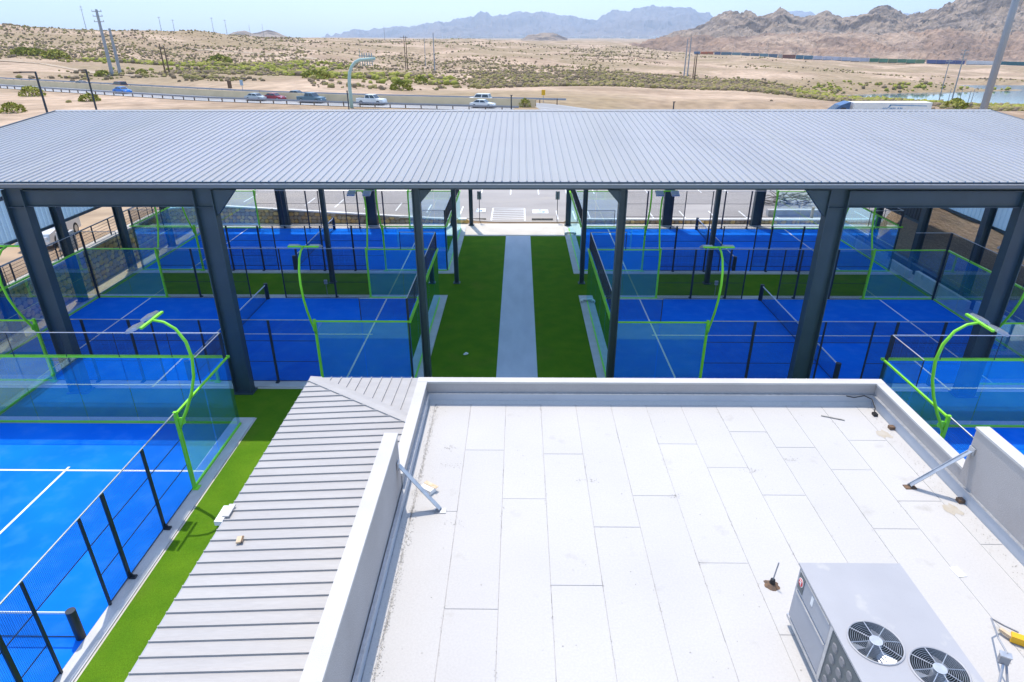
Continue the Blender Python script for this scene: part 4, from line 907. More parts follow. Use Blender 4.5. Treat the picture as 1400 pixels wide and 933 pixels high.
for fx, fy in FANS: e += loop_([(fx - 5.2 + FR * math.cos(6.28319 * i / 40), fy - 6.3 + FR * math.sin(6.28319 * i / 40), AZ1 - 5.14) for i in range(40)])
bmesh.ops.triangle_fill(bm, use_beauty=True, edges=e)
bmesh.ops.recalc_face_normals(bm, faces=bm.faces)
for f in bm.faces:
    if f.normal.z < 0: f.normal_flip()
ret = bmesh.ops.extrude_face_region(bm, geom=list(bm.faces)); bmesh.ops.translate(bm, vec=(0, 0, -.035), verts=[g for g in ret['geom'] if isinstance(g, bmesh.types.BMVert)])
bmesh.ops.recalc_face_normals(bm, faces=bm.faces)
me = bpy.data.meshes.new('top_panel'); bm.to_mesh(me); bm.free(); me.materials.append(M['acgrey']); o = bpy.data.objects.new('top_panel', me); col.objects.link(o); o.parent = ac; ROOT[o.name] = ROOT[ac.name]
for fx, fy in FANS:
    sh = MB(); n = 40
    sh.add([(fx + FR * math.cos(6.28319 * i / n), fy + FR * math.sin(6.28319 * i / n), z) for z in (AZ1, AZ1 - .45) for i in range(n)], [(i, n + i, n + (i + 1) % n, (i + 1) % n) for i in range(n)] + [tuple(range(n, 2 * n))])
    fan = obj('fan', sh, M['coil'], ac, fix=False)
    rim_ = MB()
    rim_.tube([(fx + (FR + .005) * math.cos(6.28319 * i / n), fy + (FR + .005) * math.sin(6.28319 * i / n), AZ1 + .006) for i in range(n + 1)], .014, 6, False); obj('fan_rim', rim_, M['acgrey'], fan)
    for k in range(3):
        bl = MB()
        a0 = k * 2.094 + .5
        for j in range(4):
            a1, a2 = a0 + j * .19, a0 + (j + 1) * .19; z1, z2 = AZ1 - .16 + j * .022, AZ1 - .16 + (j + 1) * .022
            bl.quad((fx + .09 * math.cos(a1), fy + .09 * math.sin(a1), z1), (fx + .30 * math.cos(a1), fy + .30 * math.sin(a1), z1), (fx + .30 * math.cos(a2), fy + .30 * math.sin(a2), z2), (fx + .09 * math.cos(a2), fy + .09 * math.sin(a2), z2))
        obj('blade', bl, M['galv'], fan, fix=False)
    obj('hub', MB().tube([(fx, fy, AZ1 - .20), (fx, fy, AZ1 - .02)], .085, 20), M['galv'], fan)
    gr = MB()
    for k in range(8): gr.tube([(fx + .06 * math.cos(k * .7854), fy + .06 * math.sin(k * .7854), AZ1 + .035), (fx + FR * .99 * math.cos(k * .7854), fy + FR * .99 * math.sin(k * .7854), AZ1 + .008)], .006, 5)
    for r_ in np.arange(.08, FR, .026):
        gr.tube([(fx + r_ * math.cos(6.28319 * i / 32), fy + r_ * math.sin(6.28319 * i / 32), AZ1 + .035 - .027 * r_ / FR) for i in range(33)], .0025, 4, False)
    gr.tube([(fx, fy, AZ1 + .028), (fx, fy, AZ1 + .04)], .085, 20)
    obj('grille', gr, M['galv'], fan)
# doors, badge, coil guard on the left side of the unit
for (y0, y1, z0, z1, m, nm) in ((6.52, 7.58, 6.02, 6.40, 'acside', 'door'), (6.52, 7.58, 5.40, 5.98, 'acside', 'door')):
    dd = obj(nm, MB().box(AX0 - .018, AX0, y0, y1, z0, z1), M[m], ac); obj('door_edge', MB().box(AX0 - .03, AX0 - .018, y0 + .02, y1 - .02, z1 - .02, z1), M['galv'], dd)
cg = obj('coil_guard', MB().box(AX0 - .012, AX0, AY0 + .05, 6.44, 5.42, 6.38), M['coil'], ac)
ov = MB()
for i in range(6):
    for j in range(4):
        ov.tube([(AX0 - .014, 6.30 - i * .22, 5.55 + j * .22), (AX0 - .03, 6.30 - i * .22, 5.55 + j * .22)], [.075, .06], 12)
obj('guard_dimples', ov, M['acdim'], cg)
obj('corner_post', MB().box(AX0 - .022, AX0 + .04, 6.44, 6.51, 5.37, 6.41), M['galv'], ac)
bd = obj('badge_plate', MB().box(AX0 - .026, AX0 - .018, 7.38, 7.56, 6.06, 6.36), M['coil'], ac)
def disc(x, y, z, r, ry=None): return MB().tube([(x, y, z), (x - .006, y, z)], r, 22)
b1 = obj('badge', disc(AX0 - .026, 7.47, 6.23, .075), M['white'], bd); obj('badge_disc', disc(AX0 - .032, 7.47, 6.23, .063), M['red'], bd)
obj('badge_mark', MB().box(AX0 - .042, AX0 - .022, 7.445, 7.46, 6.19, 6.275).box(AX0 - .042, AX0 - .022, 7.46, 7.505, 6.255, 6.275).box(AX0 - .042, AX0 - .022, 7.46, 7.50, 6.215, 6.232), M['white'], bd)
obj('label_plate', MB().box(AX0 - .022, AX0 - .018, 7.05, 7.12, 6.17, 6.33), M['white'], ac)

t = thing('power_disconnect', (7.1, 6.45, 5.14), 'grey electrical box on bent conduit beside the rooftop unit', 'electrical box')
obj('conduit', MB().tube([(6.98, 6.30, 5.14), (7.0, 6.34, 5.26), (7.20, 6.62, 5.50)], .02, 8), M['galv'], t)
obj('cable', MB().tube([(7.26, 6.64, 5.50), (7.2, 6.45, 5.34), (7.16, 6.2, 5.16)], .018, 8), M['polegrey'], t)
bx = obj('box', MB().obox((7.22, 6.66, 5.57), (.13, .09, .15), Matrix.Rotation(R(-25), 3, 'Z')), M['polegrey'], t); obj('cover', MB().obox((7.22, 6.66, 5.655), (.15, .11, .02), Matrix.Rotation(R(-25), 3, 'Z')), M['galv'], bx)
t = thing('yellow_connector', (8.0, 7.3, 5.14), 'yellow plastic cord connector lying on the membrane roof', 'connector')
rz = Matrix.Rotation(R(-30), 3, 'Z'); obj('body', MB().obox((8.0, 7.3, 5.22), (.22, .12, .12), rz), M['yellow'], t); obj('handle', MB().obox((7.87, 7.42, 5.22), (.18, .06, .05), Matrix.Rotation(R(-60), 3, 'Z')), M['tan'], t)
obj('cord', MB().tube([(7.25, 6.68, 5.66), (7.3, 6.95, 5.66), (7.62, 7.5, 5.45), (7.9, 7.55, 5.25), (8.1, 7.45, 5.2)], .014, 6), M['polegrey'], t)

# white pleated wraps on the court corners, litter on the turf
def wrap(x, y, lab):
    mb = MB(); n = 26
    for k in range(n):
        a = -0.4 + 4.0 * k / (n - 1); r = .24 + (.06 if k % 2 else 0); q = .085
        for j in range(6):
            b = 6.283 * j / 6; mb.v.append((x + (r + q * math.cos(b)) * math.cos(a) * .9, y + (r + q * math.cos(b)) * math.sin(a), .04 + q + q * math.sin(b)))
    for k in range(n - 1):
        for j in range(6): mb.f.append((k * 6 + j, k * 6 + (j + 1) % 6, (k + 1) * 6 + (j + 1) % 6, (k + 1) * 6 + j))
    solo('plastic_wrap', mb, M['white'], (x, y, .04), lab, 'plastic wrap', 'pleated plastic wraps')
wrap(3.82, 34.3, 'white pleated plastic wrap at the near right court corner by the turf'); wrap(3.8, 48.2, 'white pleated plastic wrap at the back court corner by the apron')
cr = MB(); v_, f_ = BL[2]; cr.add([(-2.55 + .16 * a, 27.6 + .12 * b, .09 + .07 * c) for a, b, c in v_], [tuple(q) for q in f_]); solo('crumpled_paper', cr, M['line'], (-2.55, 27.6, .03), 'crumpled white paper on the shaded turf', 'litter')
# control boxes on mesh posts and parking signs
for x, y, s, lab in ((-11.35, 34.6, 1, 'small pale switch box on a stake beside the fieldstone side net'), (11.5, 34.6, 1, 'small pale switch box on a stake beside the low-wall side net')):
    t = thing('switch_box', (x, y + .8, .01), lab, 'switch box', 'switch boxes'); obj('stake', MB().tube([(x, y + .8, 0), (x, y + .8, .8)], .02, 6), M['polegrey'], t); obj('box', MB().box(x - .09, x + .09, y + .74, y + .86, .74, .98), M['flash'], t)
for x, h, lab in ((3.09, 2.5, 'grey double parking sign seen from behind, near the plumbing of the right column'), (-3.25, 2.5, 'grey parking sign partly hidden by the thin left column')):
    lab = lab.replace(', near the plumbing of the right column', ' beside the right apron end')
    t = thing('parking_sign', (x, 51.85, .1), lab, 'sign', 'parking signs'); obj('post', MB().box(x - .025, x + .025, 51.83, 51.87, .09, h), M['darkpost'], t)
    obj('sign_plate', MB().box(x - .17, x - .01, 51.87, 51.89, h - .62, h + .05), M['signback'], t); obj('sign_plate', MB().box(x + .01, x + .17, 51.87, 51.89, h - .62, h + .05), M['signback'], t)

# ================================================================== HIGHWAY
def road_pt(x, off):
    y0 = float(hwy_y(x)); dx = 2.0; s = (float(hwy_y(x + dx)) - float(hwy_y(x - dx))) / (2 * dx); n = Vector((-s, 1)).normalized()
    return x + n.x * off, y0 + n.y * off, s
def ribbon(o0, o1, z0, z1, xs): 
    mb = MB(); k = 0
    for x in xs:
        a = road_pt(x, o0); b = road_pt(x, o1); dz = float(hwy_z(x)) - 1.7; mb.v += [(a[0], a[1], z0 + dz), (b[0], b[1], z1 + dz)]
    for i in range(len(xs) - 1): mb.f.append((2 * i, 2 * i + 2, 2 * i + 3, 2 * i + 1))
    return mb
HXS = list(np.linspace(-290, 320, 90))
structure('highway', ribbon(-8.6, 8.6, 1.70, 1.70, HXS), M['road'])
hw = bpy.data.objects['highway']
for off in (-7.6, 7.6, -1.4, 1.4): obj('edge_line', ribbon(off - .09, off + .09, 1.706, 1.706, HXS), M['line'], hw, fix=False)
def wall_ribbon(off, w0, w1, z0, z1, xs):
    mb = MB()
    for x in xs:
        for o_, z in ((off - w0, z0), (off - w1, z1), (off + w1, z1), (off + w0, z0)):
            p = road_pt(x, o_); mb.v.append((p[0], p[1], z))
    for i in range(len(xs) - 1):
        for j in range(3): mb.f.append((4 * i + j, 4 * i + 4 + j, 4 * i + 5 + j, 4 * i + 1 + j))
    return mb
bx_ = list(np.linspace(-250, 3, 60))
p = road_pt(-80, 0); solo('median_barrier', wall_ribbon(0, .40, .14, 1.69, 3.0, bx_), M['barrier'], (p[0], p[1], 1.7), 'tan concrete median barrier along the highway', 'barrier')
def guardrail(off, xa, xb, lab, step):
    p = road_pt((xa + xb) / 2, off); t = thing('guardrail', (p[0], p[1], 1.7), lab, 'guardrail', 'highway guardrails')
    mb = MB(); xs = list(np.linspace(xa, xb, 50))
    for x in xs:
        for z, o_ in ((2.2, 0), (2.3, -.05), (2.37, 0), (2.45, -.05), (2.55, 0)):
            q = road_pt(x, off + o_); mb.v.append((q[0], q[1], z))
    for i in range(len(xs) - 1):
        for j in range(4): mb.f.append((5 * i + j, 5 * i + 5 + j, 5 * i + 6 + j, 5 * i + 1 + j))
    obj('rail', mb, M['polegrey'], t, fix=False)
    x = xa
    while x < xb:
        q = road_pt(x, off + .12); obj('post', MB().box(q[0] - .09, q[0] + .09, q[1] - .1, q[1] + .1, 1.2, 2.5), M['wood'], t); x += step
guardrail(8.3, -230, 8, 'long guardrail on the far shoulder of the highway', 3.8)
guardrail(-8.3, -190, 2, 'long guardrail on the near shoulder of the highway', 2.0 * 1.0 if False else 3.0)

# ------------------------------------------------------------------ vehicles
def loft(mb, sections):
    n = len(sections[0]); k = len(mb.v)
    for s in sections: mb.v += [tuple(q) for q in s]
    for i in range(len(sections) - 1):
        for j in range(n): mb.f.append((k + i * n + j, k + i * n + (j + 1) % n, k + (i + 1) * n + (j + 1) % n, k + (i + 1) * n + j))
    mb.f.append(tuple(k + j for j in range(n))[::-1]); mb.f.append(tuple(k + (len(sections) - 1) * n + j for j in range(n)))
KIND = {   # length, width, wheelbase half, wheel r, body top outline (x, z), cabin: (x, z) base-front, roof-front, roof-back, base-back
    'sedan': (4.6, 1.8, 1.38, .33, [(-2.3, .45), (-2.28, .85), (-1.5, .95), (.9, .93), (2.1, .78), (2.3, .50)], [(1.05, .92), (.35, 1.42), (-.95, 1.42), (-1.75, .95)]),
    'suv': (4.7, 1.88, 1.40, .37, [(-2.3, .5), (-2.32, 1.0), (-1.5, 1.06), (1.0, 1.06), (2.15, .95), (2.32, .55)], [(1.15, 1.05), (.5, 1.74), (-1.95, 1.74), (-2.25, 1.02)]),
    'pickup': (5.7, 1.98, 1.78, .40, [(-2.85, .55), (-2.85, 1.18), (-1.0, 1.18), (1.2, 1.14), (2.7, 1.05), (2.85, .55)], [(1.35, 1.14), (.65, 1.86), (-.85, 1.86), (-1.05, 1.18)]),
}
def vehicle(kind, paint, loc, heading, label, cat):
    Ln, W, wb, wr, out, cab = KIND[kind]; h = W / 2
    t = thing(kind, (0, 0, 0), label, cat, 'vehicles on the road and lots' if cat else None)
    poly = [(out[0][0], .28)] + out + [(out[-1][0], .28)]
    b = MB(); secs = []
    for yy_, sx, dz in ((-h, .985, -.0), (-h + .06, 1, .0), (h - .06, 1, 0), (h, .985, 0)):
        secs.append([(x * sx, yy_, z if abs(yy_) < h else z * .97 + .015) for x, z in poly])
    loft(b, secs); body = obj('body', b, paint, t)
    c = MB(); (a0, z0), (a1, z1), (a2, z2), (a3, z3) = cab; k = .80
    c.add([(a0, -h * .93, z0 - .02), (a1, -h * k, z1), (a2, -h * k, z2), (a3, -h * .93, z3 - .02), (a0, h * .93, z0 - .02), (a1, h * k, z1), (a2, h * k, z2), (a3, h * .93, z3 - .02)], [(0, 1, 2, 3), (4, 7, 6, 5), (1, 5, 6, 2), (0, 4, 5, 1), (3, 2, 6, 7), (0, 3, 7, 4)])
    obj('cabin', c, paint, t)
    def lerp(p, q, s): return tuple(p[i] + (q[i] - p[i]) * s for i in range(3))
    for sgn in (-1, 1):
        A = (a0, sgn * h * .93, z0); B = (a1, sgn * h * k, z1); C_ = (a2, sgn * h * k, z2); D = (a3, sgn * h * .93, z3); off = sgn * .012
        for s0, s1 in ((.06, .48), (.54, .95)):
            lo0, lo1 = lerp(A, D, s0), lerp(A, D, s1); hi0, hi1 = lerp(B, C_, s0), lerp(B, C_, s1)
            q = [lerp(lo0, hi0, .12), lerp(lo1, hi1, .12), lerp(lo1, hi1, .86), lerp(lo0, hi0, .86)]
            obj('window', MB().add([(x, y + off, z) for x, y, z in q], [(0, 1, 2, 3)]), M['carglass'], t, fix=False)
    for (pa, pb, ox) in (((a0, z0), (a1, z1), .015), ((a3, z3), (a2, z2), -.015)):
        f0 = lambda s, yk: (pa[0] + (pb[0] - pa[0]) * s + ox, yk * (h * .93 + (h * k - h * .93) * s) * .9, pa[1] + (pb[1] - pa[1]) * s + .01)
        obj('windscreen', MB().add([f0(.1, -1), f0(.1, 1), f0(.9, 1), f0(.9, -1)], [(0, 1, 2, 3)]), M['carglass'], t, fix=False)
    if kind == 'pickup': obj('bed', MB().box(-2.72, -1.12, -h * .84, h * .84, 1.10, 1.186), M['black'], t)
    for sx in (-1, 1):
        for sy in (-1, 1):
            w = obj('wheel', MB().tube([(sx * wb, sy * (h - .20), wr), (sx * wb, sy * (h + .01), wr)], wr, 18), M['tyre'], t)
            obj('rim', MB().tube([(sx * wb, sy * (h + .005), wr), (sx * wb, sy * (h + .022), wr)], wr * .62, 12), M['rim'], w)
        obj('lamp', MB().box(min(sx * (Ln / 2 - .09), sx * (Ln / 2 + .012)), max(sx * (Ln / 2 - .09), sx * (Ln / 2 + .012)), -h * .88, -h * .55, out[-1][1] + .12, out[-1][1] + .26), M['lampglass'] if sx > 0 else M['red'], t)
        obj('lamp', MB().box(min(sx * (Ln / 2 - .09), sx * (Ln / 2 + .012)), max(sx * (Ln / 2 - .09), sx * (Ln / 2 + .012)), h * .55, h * .88, out[-1][1] + .12, out[-1][1] + .26), M['lampglass'] if sx > 0 else M['red'], t)
    t.location = loc; t.rotation_euler = (0, 0, heading); return t
def on_road(u, v, lane):
    p = at_z(u, v, 1.9); q = road_pt(p.x, lane); return (q[0], q[1], 1.706), math.atan(q[2])
CP = {k: carpaint('paint_' + k, c) for k, c in dict(blue=(.02, .19, .62), silver=(.42, .47, .50), red=(.30, .03, .05), maroon=(.11, .035, .05), navy=(.05, .07, .12), teal=(.10, .17, .22), white=(.70, .71, .72), dark=(.03, .035, .045)).items()}
for kind, c, u, v, lane, rev, lab, cat in (('sedan', 'blue', 177, 127, -4.3, 0, 'bright blue car against the tan median barrier', 'car'), ('suv', 'maroon', 156, 120, 4.3, 1, 'maroon off-road wagon behind the bright blue car', 'car'),
        ('sedan', 'navy', 97, 118, 4.3, 1, 'dark car driving beside the far guardrail', 'car'), ('sedan', 'silver', 361, 136, -4.3, 0, 'silver car ahead of the red car on the highway', 'car'), ('sedan', 'red', 386, 135, -2.9, 0, 'red car between the silver car and the pickup', 'car'),
        ('sedan', 'teal', 402, 130, 4.3, 1, 'dark blue car on the far lane behind the red car', 'car'), ('pickup', 'teal', 442, 137, -4.3, 0, 'blue-grey pickup beside the curved sign mast', 'pickup'), ('pickup', 'white', 520, 140, -4.3, 0, 'white pickup right of the curved sign mast', 'pickup'),
        ('suv', 'white', 648, 140, 4.3, 1, 'white car on the far lane beside another white car', 'car'), ('sedan', 'white', 668, 147, -4.3, 0, 'white car on the near lane with dark windows', 'car')):
    loc, hd = on_road(u, v, lane); vehicle(kind, CP[c], loc, hd + (math.pi if rev else 0), lab, cat)
vehicle('suv', CP['white'], (-29.6, 39.2, 2.2), R(-78), 'white car parked behind the black cable railing', 'car')
vehicle('suv', CP['dark'], (9.9, 66.2, park_z(9.9)), R(0), 'dark car in the lot, mostly hidden by the canopy eave', 'car')

# semi truck: blue cab, white trailer
q = road_pt(63, -6); t = thing('semi_truck', (63, q[1], -2.2), 'semi truck with dark blue cab and long white trailer', 'truck'); Yt = q[1]
tr0, tr1 = at_y(1163, 140, Yt).x, at_y(1269, 140, Yt).x; cb = at_y(1133, 140, Yt).x; zt = at_y(1200, 139.5, Yt).z
obj('trailer', MB().box(tr0, tr1, Yt - 1.3, Yt + 1.3, zt - 2.9, zt), M['white'], t)
sw_ = MB(); fy = Yt - 1.312
def tp(u, v): p = at_y(u, v, fy); return (p.x, fy, p.z)
sw_.quad(tp(1217, 143.2), tp(1267.5, 144.6), tp(1267.5, 145.8), tp(1217, 144.6)); sw_.quad(tp(1217, 143.2), tp(1218.8, 144.4), tp(1215, 148.2), tp(1213.6, 148.2)); obj('livery_stripe', sw_, M['paintblue'], t, fix=False)
lt = MB()
for k, u0 in enumerate((1206.5, 1209, 1211.5, 1216, 1218, 1220.2, 1222.4, 1227, 1229.8, 1232)): lt.quad(tp(u0 + .6, 147.4), tp(u0 + 2.2, 147.4), tp(u0 + 1.6, 149.2), tp(u0, 149.2))
obj('livery_lettering', lt, M['paintblue'], t, fix=False)
cabm = MB(); zc_ = zt + .1
cabm.prism([(cb - 1.2, -1.7), (cb - 1.2, -.2), (cb + .2, zc_ - 1.6), (cb + 1.6, zc_ - .5), (cb + 3.0, zc_), (tr0 - .5, zc_), (tr0 - .5, -1.7)], 'y', Yt - 1.22, Yt + 1.22); obj('cab', cabm, carpaint('cab_blue', (.03, .10, .24)), t)
for s in (-1, 1): obj('window', MB().add([(cb + 1.3, Yt + s * 1.232, zc_ - 1.7), (cb + 2.5, Yt + s * 1.232, zc_ - 1.7), (cb + 2.5, Yt + s * 1.232, zc_ - .9), (cb + 1.7, Yt + s * 1.232, zc_ - .9)], [(0, 1, 2, 3)]), M['carglass'], t, fix=False)
obj('windscreen', MB().add([(cb + .28, Yt - 1.0, zc_ - 1.5), (cb + .28, Yt + 1.0, zc_ - 1.5), (cb + 1.5, Yt + 1.0, zc_ - .54), (cb + 1.5, Yt - 1.0, zc_ - .54)], [(0, 1, 2, 3)]), M['carglass'], t, fix=False)
for wx in (cb + .2, tr0 - 1.6, tr0 - .4, tr1 - 1.2, tr1 - 2.5):
    for s in (-1, 1): w = obj('wheel', MB().tube([(wx, Yt + s * 1.0, -1.68), (wx, Yt + s * 1.28, -1.68)], .52, 16), M['tyre'], t)
obj('chassis', MB().box(cb + .5, tr1, Yt - .5, Yt + .5, -1.7, zt - 2.9), M['black'], t)

# ------------------------------------------------------------------ poles, masts, signs
def hit(u, v):
    d = pixel_ray(u, v); y = 60.0
    while y < 4000:
        p = at_y(u, v, y)
        if p.z < float(ground_z(p.x, p.y)): return p
        y *= 1.004
    return at_y(u, v, 900)
def pole(ut, vt, ub, vb, r, m, label, cat='utility pole', arms=(), Y=None, taper=.6, group='utility poles across the desert'):
    p = hit(ub, vb) if Y is None else at_y(ub, vb, Y)
    gz_ = float(ground_z(p.x, p.y)); top = at_y(ut, vt, p.y).z
    t = thing('utility_pole', (p.x, p.y, gz_), label, cat, group)
    obj('shaft', MB().tube([(p.x, p.y, gz_ - .5), (p.x, p.y, top)], [r, r * taper], 8), M[m], t)
    for fz, half in arms:
        z = gz_ + (top - gz_) * fz; obj('crossarm', MB().box(p.x - half, p.x + half, p.y - .08, p.y + .08, z - .1, z + .1), M[m], t)
        for s in (-1, 1): obj('insulator', MB().tube([(p.x + s * half * .9, p.y, z + .1), (p.x + s * half * .9, p.y, z + .5)], .08, 6), M['polegrey'], t)
    return t
pole(133, 13, 154, 104, .62, 'polegrey', 'tallest tapered steel power pole on the left desert', arms=[(.97, 1.6), (.90, 1.6), (.82, 1.6)])
pole(150, 39, 165, 103, .60, 'polegrey', 'tapered steel power pole right of the tallest one')
pole(110, 8, 119, 44, .32, 'polegrey', 'thin pole on the hill crest left of the tall steel pole', arms=[(.95, 1.5), (.85, 1.5)], Y=660)
pole(217.5, 23, 222, 48, .32, 'polegrey', 'first thin pole on the hill crest right of the steel poles', arms=[(.95, 1.5)], Y=660)
pole(236, 27, 240, 49, .30, 'polegrey', 'second thin pole on the hill crest right of the steel poles', arms=[(.95, 1.5)], Y=670)
pole(289.5, 24, 294, 54, .32, 'polegrey', 'thin pole in front of the small dark hills', arms=[(.95, 1.5)], Y=760)
pole(308.5, 27, 312, 56, .32, 'polegrey', 'thin pole right of its twin before the small dark hills', arms=[(.95, 1.5)], Y=780)
pole(341, 34, 343, 52, .30, 'polegrey', 'short pole before the saddle of the small dark hills', Y=1000); pole(359.5, 33, 361, 52, .30, 'polegrey', 'short pole before the last peak of the small dark hills', Y=1000)
pole(218, 60, 227, 104, .30, 'wood', 'leaning brown wood pole in the green wash', arms=[(.9, 1.2)]); pole(223.5, 63, 232, 102, .30, 'wood', 'brown wood pole right of its twin in the green wash', arms=[(.9, 1.2)])
pole(525, 36, 526, 53, .35, 'polegrey', 'lattice-like mast on the skyline before the blue mountains', Y=1100)
pole(551.5, 49, 555, 96, .26, 'wood', 'brown wood H-frame pole on the mid desert', arms=[(.95, 2.0)]); pole(554, 50, 557.5, 96.5, .26, 'wood', 'second brown pole of the wood H-frame')
pole(580.5, 53, 582, 91, .22, 'polegrey', 'slim grey pole left of the thicker grey pole'); pole(592, 45, 594.5, 97, .36, 'polegrey', 'thicker grey steel pole right of the wood H-frame')
pole(938.5, 53, 935, 105, .40, 'polegrey', 'grey steel pole left of its twin before the rocky mountain'); pole(943.5, 51.5, 939.5, 105.5, .42, 'polegrey', 'taller grey steel pole before the rocky mountain')
pole(949.5, 76, 947, 108, .30, 'wood', 'short brown wood pole beside the twin steel poles'); pole(953, 73, 949, 112, .32, 'wood', 'brown wood pole nearest the shrub bank', arms=[(.96, 1.2)])
pole(1299, 81, 1285, 133, .22, 'polegrey', 'grey pole standing before the lake, left one', arms=[(.95, 1.2)], Y=262); pole(1321, 67, 1301, 138, .26, 'polegrey', 'tallest grey pole standing before the lake', arms=[(.97, 1.4), (.90, 1.4), (.82, 1.4)], Y=250)
for ut, vt, ub, vb, lab in ((1300.5, 121, 1296, 139, 'short mooring pole before the lake between two tall poles'), (1316, 122, 1311, 141, 'short pole at the lake edge right of the tall pole'), (1328, 124, 1323, 141, 'short pole at the lake edge left of the last one'), (1333.5, 122, 1327.5, 141, 'short pole at the lake edge by the grey mast')):
    pole(ut, vt, ub, vb, .14, 'polegrey', lab, Y=245)
# big grey mast, cut by the top of the picture
p = at_y(1345, 148, 62); t = thing('steel_mast', (p.x, p.y, .06), 'thick grey steel mast rising behind the canopy corner', 'mast')
obj('shaft', MB().tube([(p.x, p.y, 0), (p.x, p.y, 30)], [.34, .22], 14), M['polegrey'], t, smooth=True); obj('base_flange', MB().tube([(p.x, p.y, .05), (p.x, p.y, .18)], .6, 16), M['polegrey'], t)
obj('crossarm', MB().box(p.x - 1.6, p.x + 1.6, p.y - .1, p.y + .1, 27.5, 27.75), M['polegrey'], t)
# parking lot lamp poles
for (ut, vt, ub, vb, Y, arm, lab) in ((47, 98, 65, 152, 72, 1.7, 'black lamp pole with a long side arm beyond the canopy'), (117, 95, 132, 150, 84, .35, 'black lamp pole with a short head beyond the canopy')):
    p = at_y(ut, vt, Y); g = park_z(p.x); p2 = at_y(ub, vb, Y); xx_ = (p.x + p2.x) / 2
    t = thing('lamp_pole', (xx_, Y, g), lab, 'lamp post', 'parking lot lamp poles'); obj('plinth', MB().tube([(xx_, Y, g - .2), (xx_, Y, g + .7)], .35, 14), M['kerb'], t)
    obj('shaft', MB().tube([(xx_, Y, g + .7), (xx_, Y, p.z)], [.13, .10], 8), M['darkpost'], t); obj('arm', MB().box(xx_ - arm, xx_, Y - .05, Y + .05, p.z - .12, p.z), M['darkpost'], t); obj('lamp_head', MB().box(xx_ - arm - .5, xx_ - arm + .1, Y - .2, Y + .2, p.z - .16, p.z - .02), M['wood'], t)
for (u, v0, v1, Y, lab) in ((699, 131, 149, 110, 'short dark post before the guardrail end'), (921.5, 140, 149, 105, 'small dark camera post beyond the canopy ridge'), (474.5, 125, 146, 118, 'short dark post beside the curved sign mast')):
    p = at_y(u, v0, Y); g = float(ground_z(p.x, Y)); t = thing('marker_post', (p.x, Y, g), lab, 'post', 'dark marker posts'); obj('shaft', MB().tube([(p.x, Y, g), (p.x, Y, p.z)], .10, 8), M['darkpost'], t); obj('cap', MB().box(p.x - .16, p.x + .22, Y - .1, Y + .1, p.z, p.z + .1), M['darkpost'], t)
# cantilever sign mast
Yg = 127.0; pts = [(480, 146), (479, 130), (477.5, 112), (478, 100), (481, 91), (486, 85), (492, 82), (500, 81.3), (513, 80.4)]
P = [at_y(u, v, Yg) for u, v in pts]; P[0] = Vector((P[1].x, Yg, 1.0)); t = thing('sign_mast', (P[0].x, Yg, 1.6), 'pale green curved mast carrying a highway sign seen from behind', 'sign mast')
obj('mast', MB().tube(P, [.36, .34, .32, .30, .29, .28, .27, .26, .24], 12), M['gantry'], t, smooth=True)
for k in range(6):
    u0 = 490.5 + k * 3.3; a = at_y(u0, 72.5 if k else 66.5, Yg + .5); b = at_y(u0 + 2.9, 91 - k * .2, Yg + .5)
    obj('sign_slat', MB().box(a.x, b.x, Yg + .45, Yg + .53, b.z, a.z), M['signback'], t)
for z_ in (84, 77): a = at_y(490, z_, Yg); b = at_y(511, z_, Yg); obj('bracket', MB().box(a.x, b.x, Yg + .25, Yg + .45, a.z - .08, a.z + .08), M['signback'], t)
# roadside signs
for (u, vt, vm, vb, w, Y, m, lab) in ((313, 110.5, 121, 127, .5, 168, 'wood', 'brown road sign back behind the far guardrail'), (329.5, 109.5, 117, 126, .38, 168, 'hang', 'small blue road sign behind the far guardrail'), (743, 123, 130.5, 139, .38, 140, 'yellow', 'narrow yellow road marker beside the round bush')):
    p = at_y(u, vt, Y); b = at_y(u, vm, Y); g = float(ground_z(p.x, Y)); t = thing('road_sign', (p.x, Y, g), lab, 'sign', 'roadside signs')
    obj('post', MB().tube([(p.x, Y, g), (p.x, Y, p.z)], .07, 6), M['polegrey'], t); obj('plate', MB().box(p.x - w, p.x + w, Y - .12, Y - .07, b.z, p.z), M[m], t)
p = at_y(14, 37, 600); g = float(ground_z(p.x, 600)); t = thing('hilltop_hut', (p.x, 600, g), 'small white hut on the left hill crest', 'hut')
obj('wall', MB().box(p.x - 4, p.x + 4, 597, 603, g - 2, g + 3.6), M['white'], t); obj('roof', MB().prism([(p.x - 4.3, g + 3.6), (p.x + 4.3, g + 3.6), (p.x, g + 4.8)], 'y', 596.6, 603.4), M['signback'], t)

# ------------------------------------------------------------------ freight train
seq = [(948, 957, (.10, .14, .22)), (957, 975, (.36, .12, .06)), (976, 985, (.10, .12, .20)), (985, 1000, (.09, .15, .20))] + [(1000 + 12.5 * k, 1012.5 + 12.5 * k, ((.09, .13, .18) if k % 3 else (.12, .20, .24))) for k in range(5)] + [(1063, 1069, (.35, .33, .3)), (1069, 1087, (.16, .07, .05)), (1087, 1098, (.06, .14, .20)), (1098, 1111, (.07, .15, .22))] \
    + [(1111 + 12.8 * k, 1123.8 + 12.8 * k, (.36, .38, .46)) for k in range(6)] + [(1188 + 12.6 * k, 1200.6 + 12.6 * k, ((.05, .16, .10), (.08, .20, .13), (.10, .17, .09))[k % 3]) for k in range(6)] \
    + [(1266 + 13 * k, 1279 + 13 * k, (.06, .08, .20)) for k in range(4)] + [(1320 + 13 * k, 1333 + 13 * k, (.45, .48, .52)) for k in range(3)] + [(1360 + 14 * k, 1374 + 14 * k, (.03, .11, .13)) for k in range(5)]
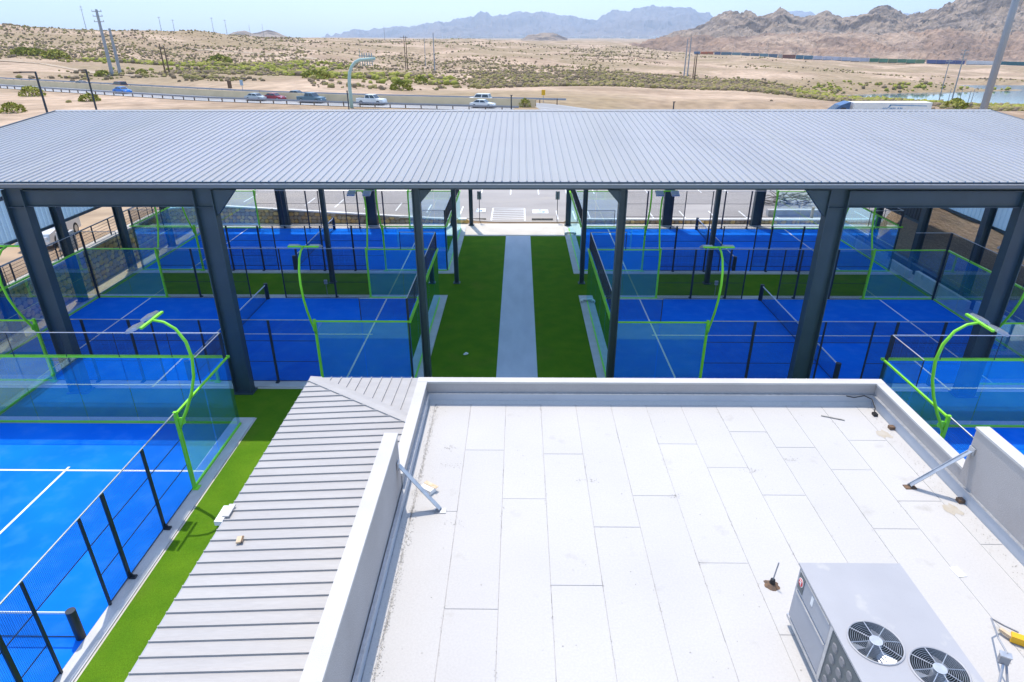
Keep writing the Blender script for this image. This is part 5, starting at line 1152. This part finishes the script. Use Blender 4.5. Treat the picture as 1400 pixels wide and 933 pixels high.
def train_pt(u):
    v = np.interp(u, [940, 1000, 1200, 1400, 1450], [76.2, 77.6, 86.4, 91.4, 93]); y = np.interp(u, [940, 1000, 1200, 1400, 1450], [1052, 1040, 1000, 950, 938]); p = at_y(u, v, y); return p.x, p.y, p.z
b0 = train_pt(1180); t = thing('freight_train', b0, 'long freight train of coloured containers below the mountain', 'train'); cm = {}
for a, b, c in seq:
    if c not in cm: cm[c] = mat('container_paint', c, .6, c2=tuple(q * 1.25 for q in c), scale=.2)
    A = Vector(train_pt(a + .4)); B = Vector(train_pt(b - .4)); z = (A.z + B.z) / 2; A.z = B.z = z
    w = obj('wagon', MB().beam(A + Vector((0, 0, 3.5)), B + Vector((0, 0, 3.5)), 2.6, 4.6), cm[c], t); obj('flatbed', MB().beam(A + Vector((0, 0, .8)), B + Vector((0, 0, .8)), 2.4, .7), M['barrier'] if random.random() < .3 else M['black'], w)
p = at_z(1075, 279, .1); t = thing('timber_pile', (p.x, p.y, .08), 'heap of grey branches and timber beyond the right courts', 'timber pile')
for k in range(46):
    a = random.uniform(0, 3.14); L2_ = random.uniform(.6, 2.2); c_ = Vector((p.x + random.uniform(-1.9, 1.9), p.y + random.uniform(-.6, .6), .15 + random.uniform(0, .8))); d = Vector((math.cos(a), math.sin(a) * .5, random.uniform(-.25, .35))).normalized() * L2_ / 2
    obj('branch', MB().tube([c_ - d, c_ + d], [random.uniform(.03, .08), .03], 5), M['debris'], t)
p = at_z(1105, 296, .1); solo('concrete_block', MB().box(p.x - 3.4, p.x + 2.2, p.y, p.y + .5, .08, .62), M['kerb'], (p.x, p.y, .08), 'long pale concrete barrier block beyond the right courts', 'concrete block')
p = at_z(1105, 300, .1); t = thing('bollard', (p.x + .1, p.y - .3, .08), 'tan wooden bollard before the pale concrete block', 'bollard'); obj('post', MB().box(p.x, p.x + .18, p.y - .38, p.y - .22, .08, 1.15), M['barrier'], t); obj('cap', MB().box(p.x - .02, p.x + .20, p.y - .40, p.y - .20, 1.15, 1.19), M['tan'], t)

# ------------------------------------------------------------------ air
hz = bpy.data.materials.new('haze_air'); hz.use_nodes = True; nt = hz.node_tree; nt.nodes.clear(); o_ = _n(nt, 'ShaderNodeOutputMaterial'); pv = _n(nt, 'ShaderNodeVolumePrincipled')
pv.inputs['Color'].default_value = (.55, .75, 1.0, 1); pv.inputs['Density'].default_value = HAZE if 'HAZE' in globals() else 5.5e-5; pv.inputs['Anisotropy'].default_value = 0.2
nt.links.new(pv.outputs[0], o_.inputs['Volume'])
tag(obj('haze', MB().box(-26000, 26000, -400, 32000, -90, 1300), hz), 'thin pale blue desert haze', 'haze', kind='stuff')
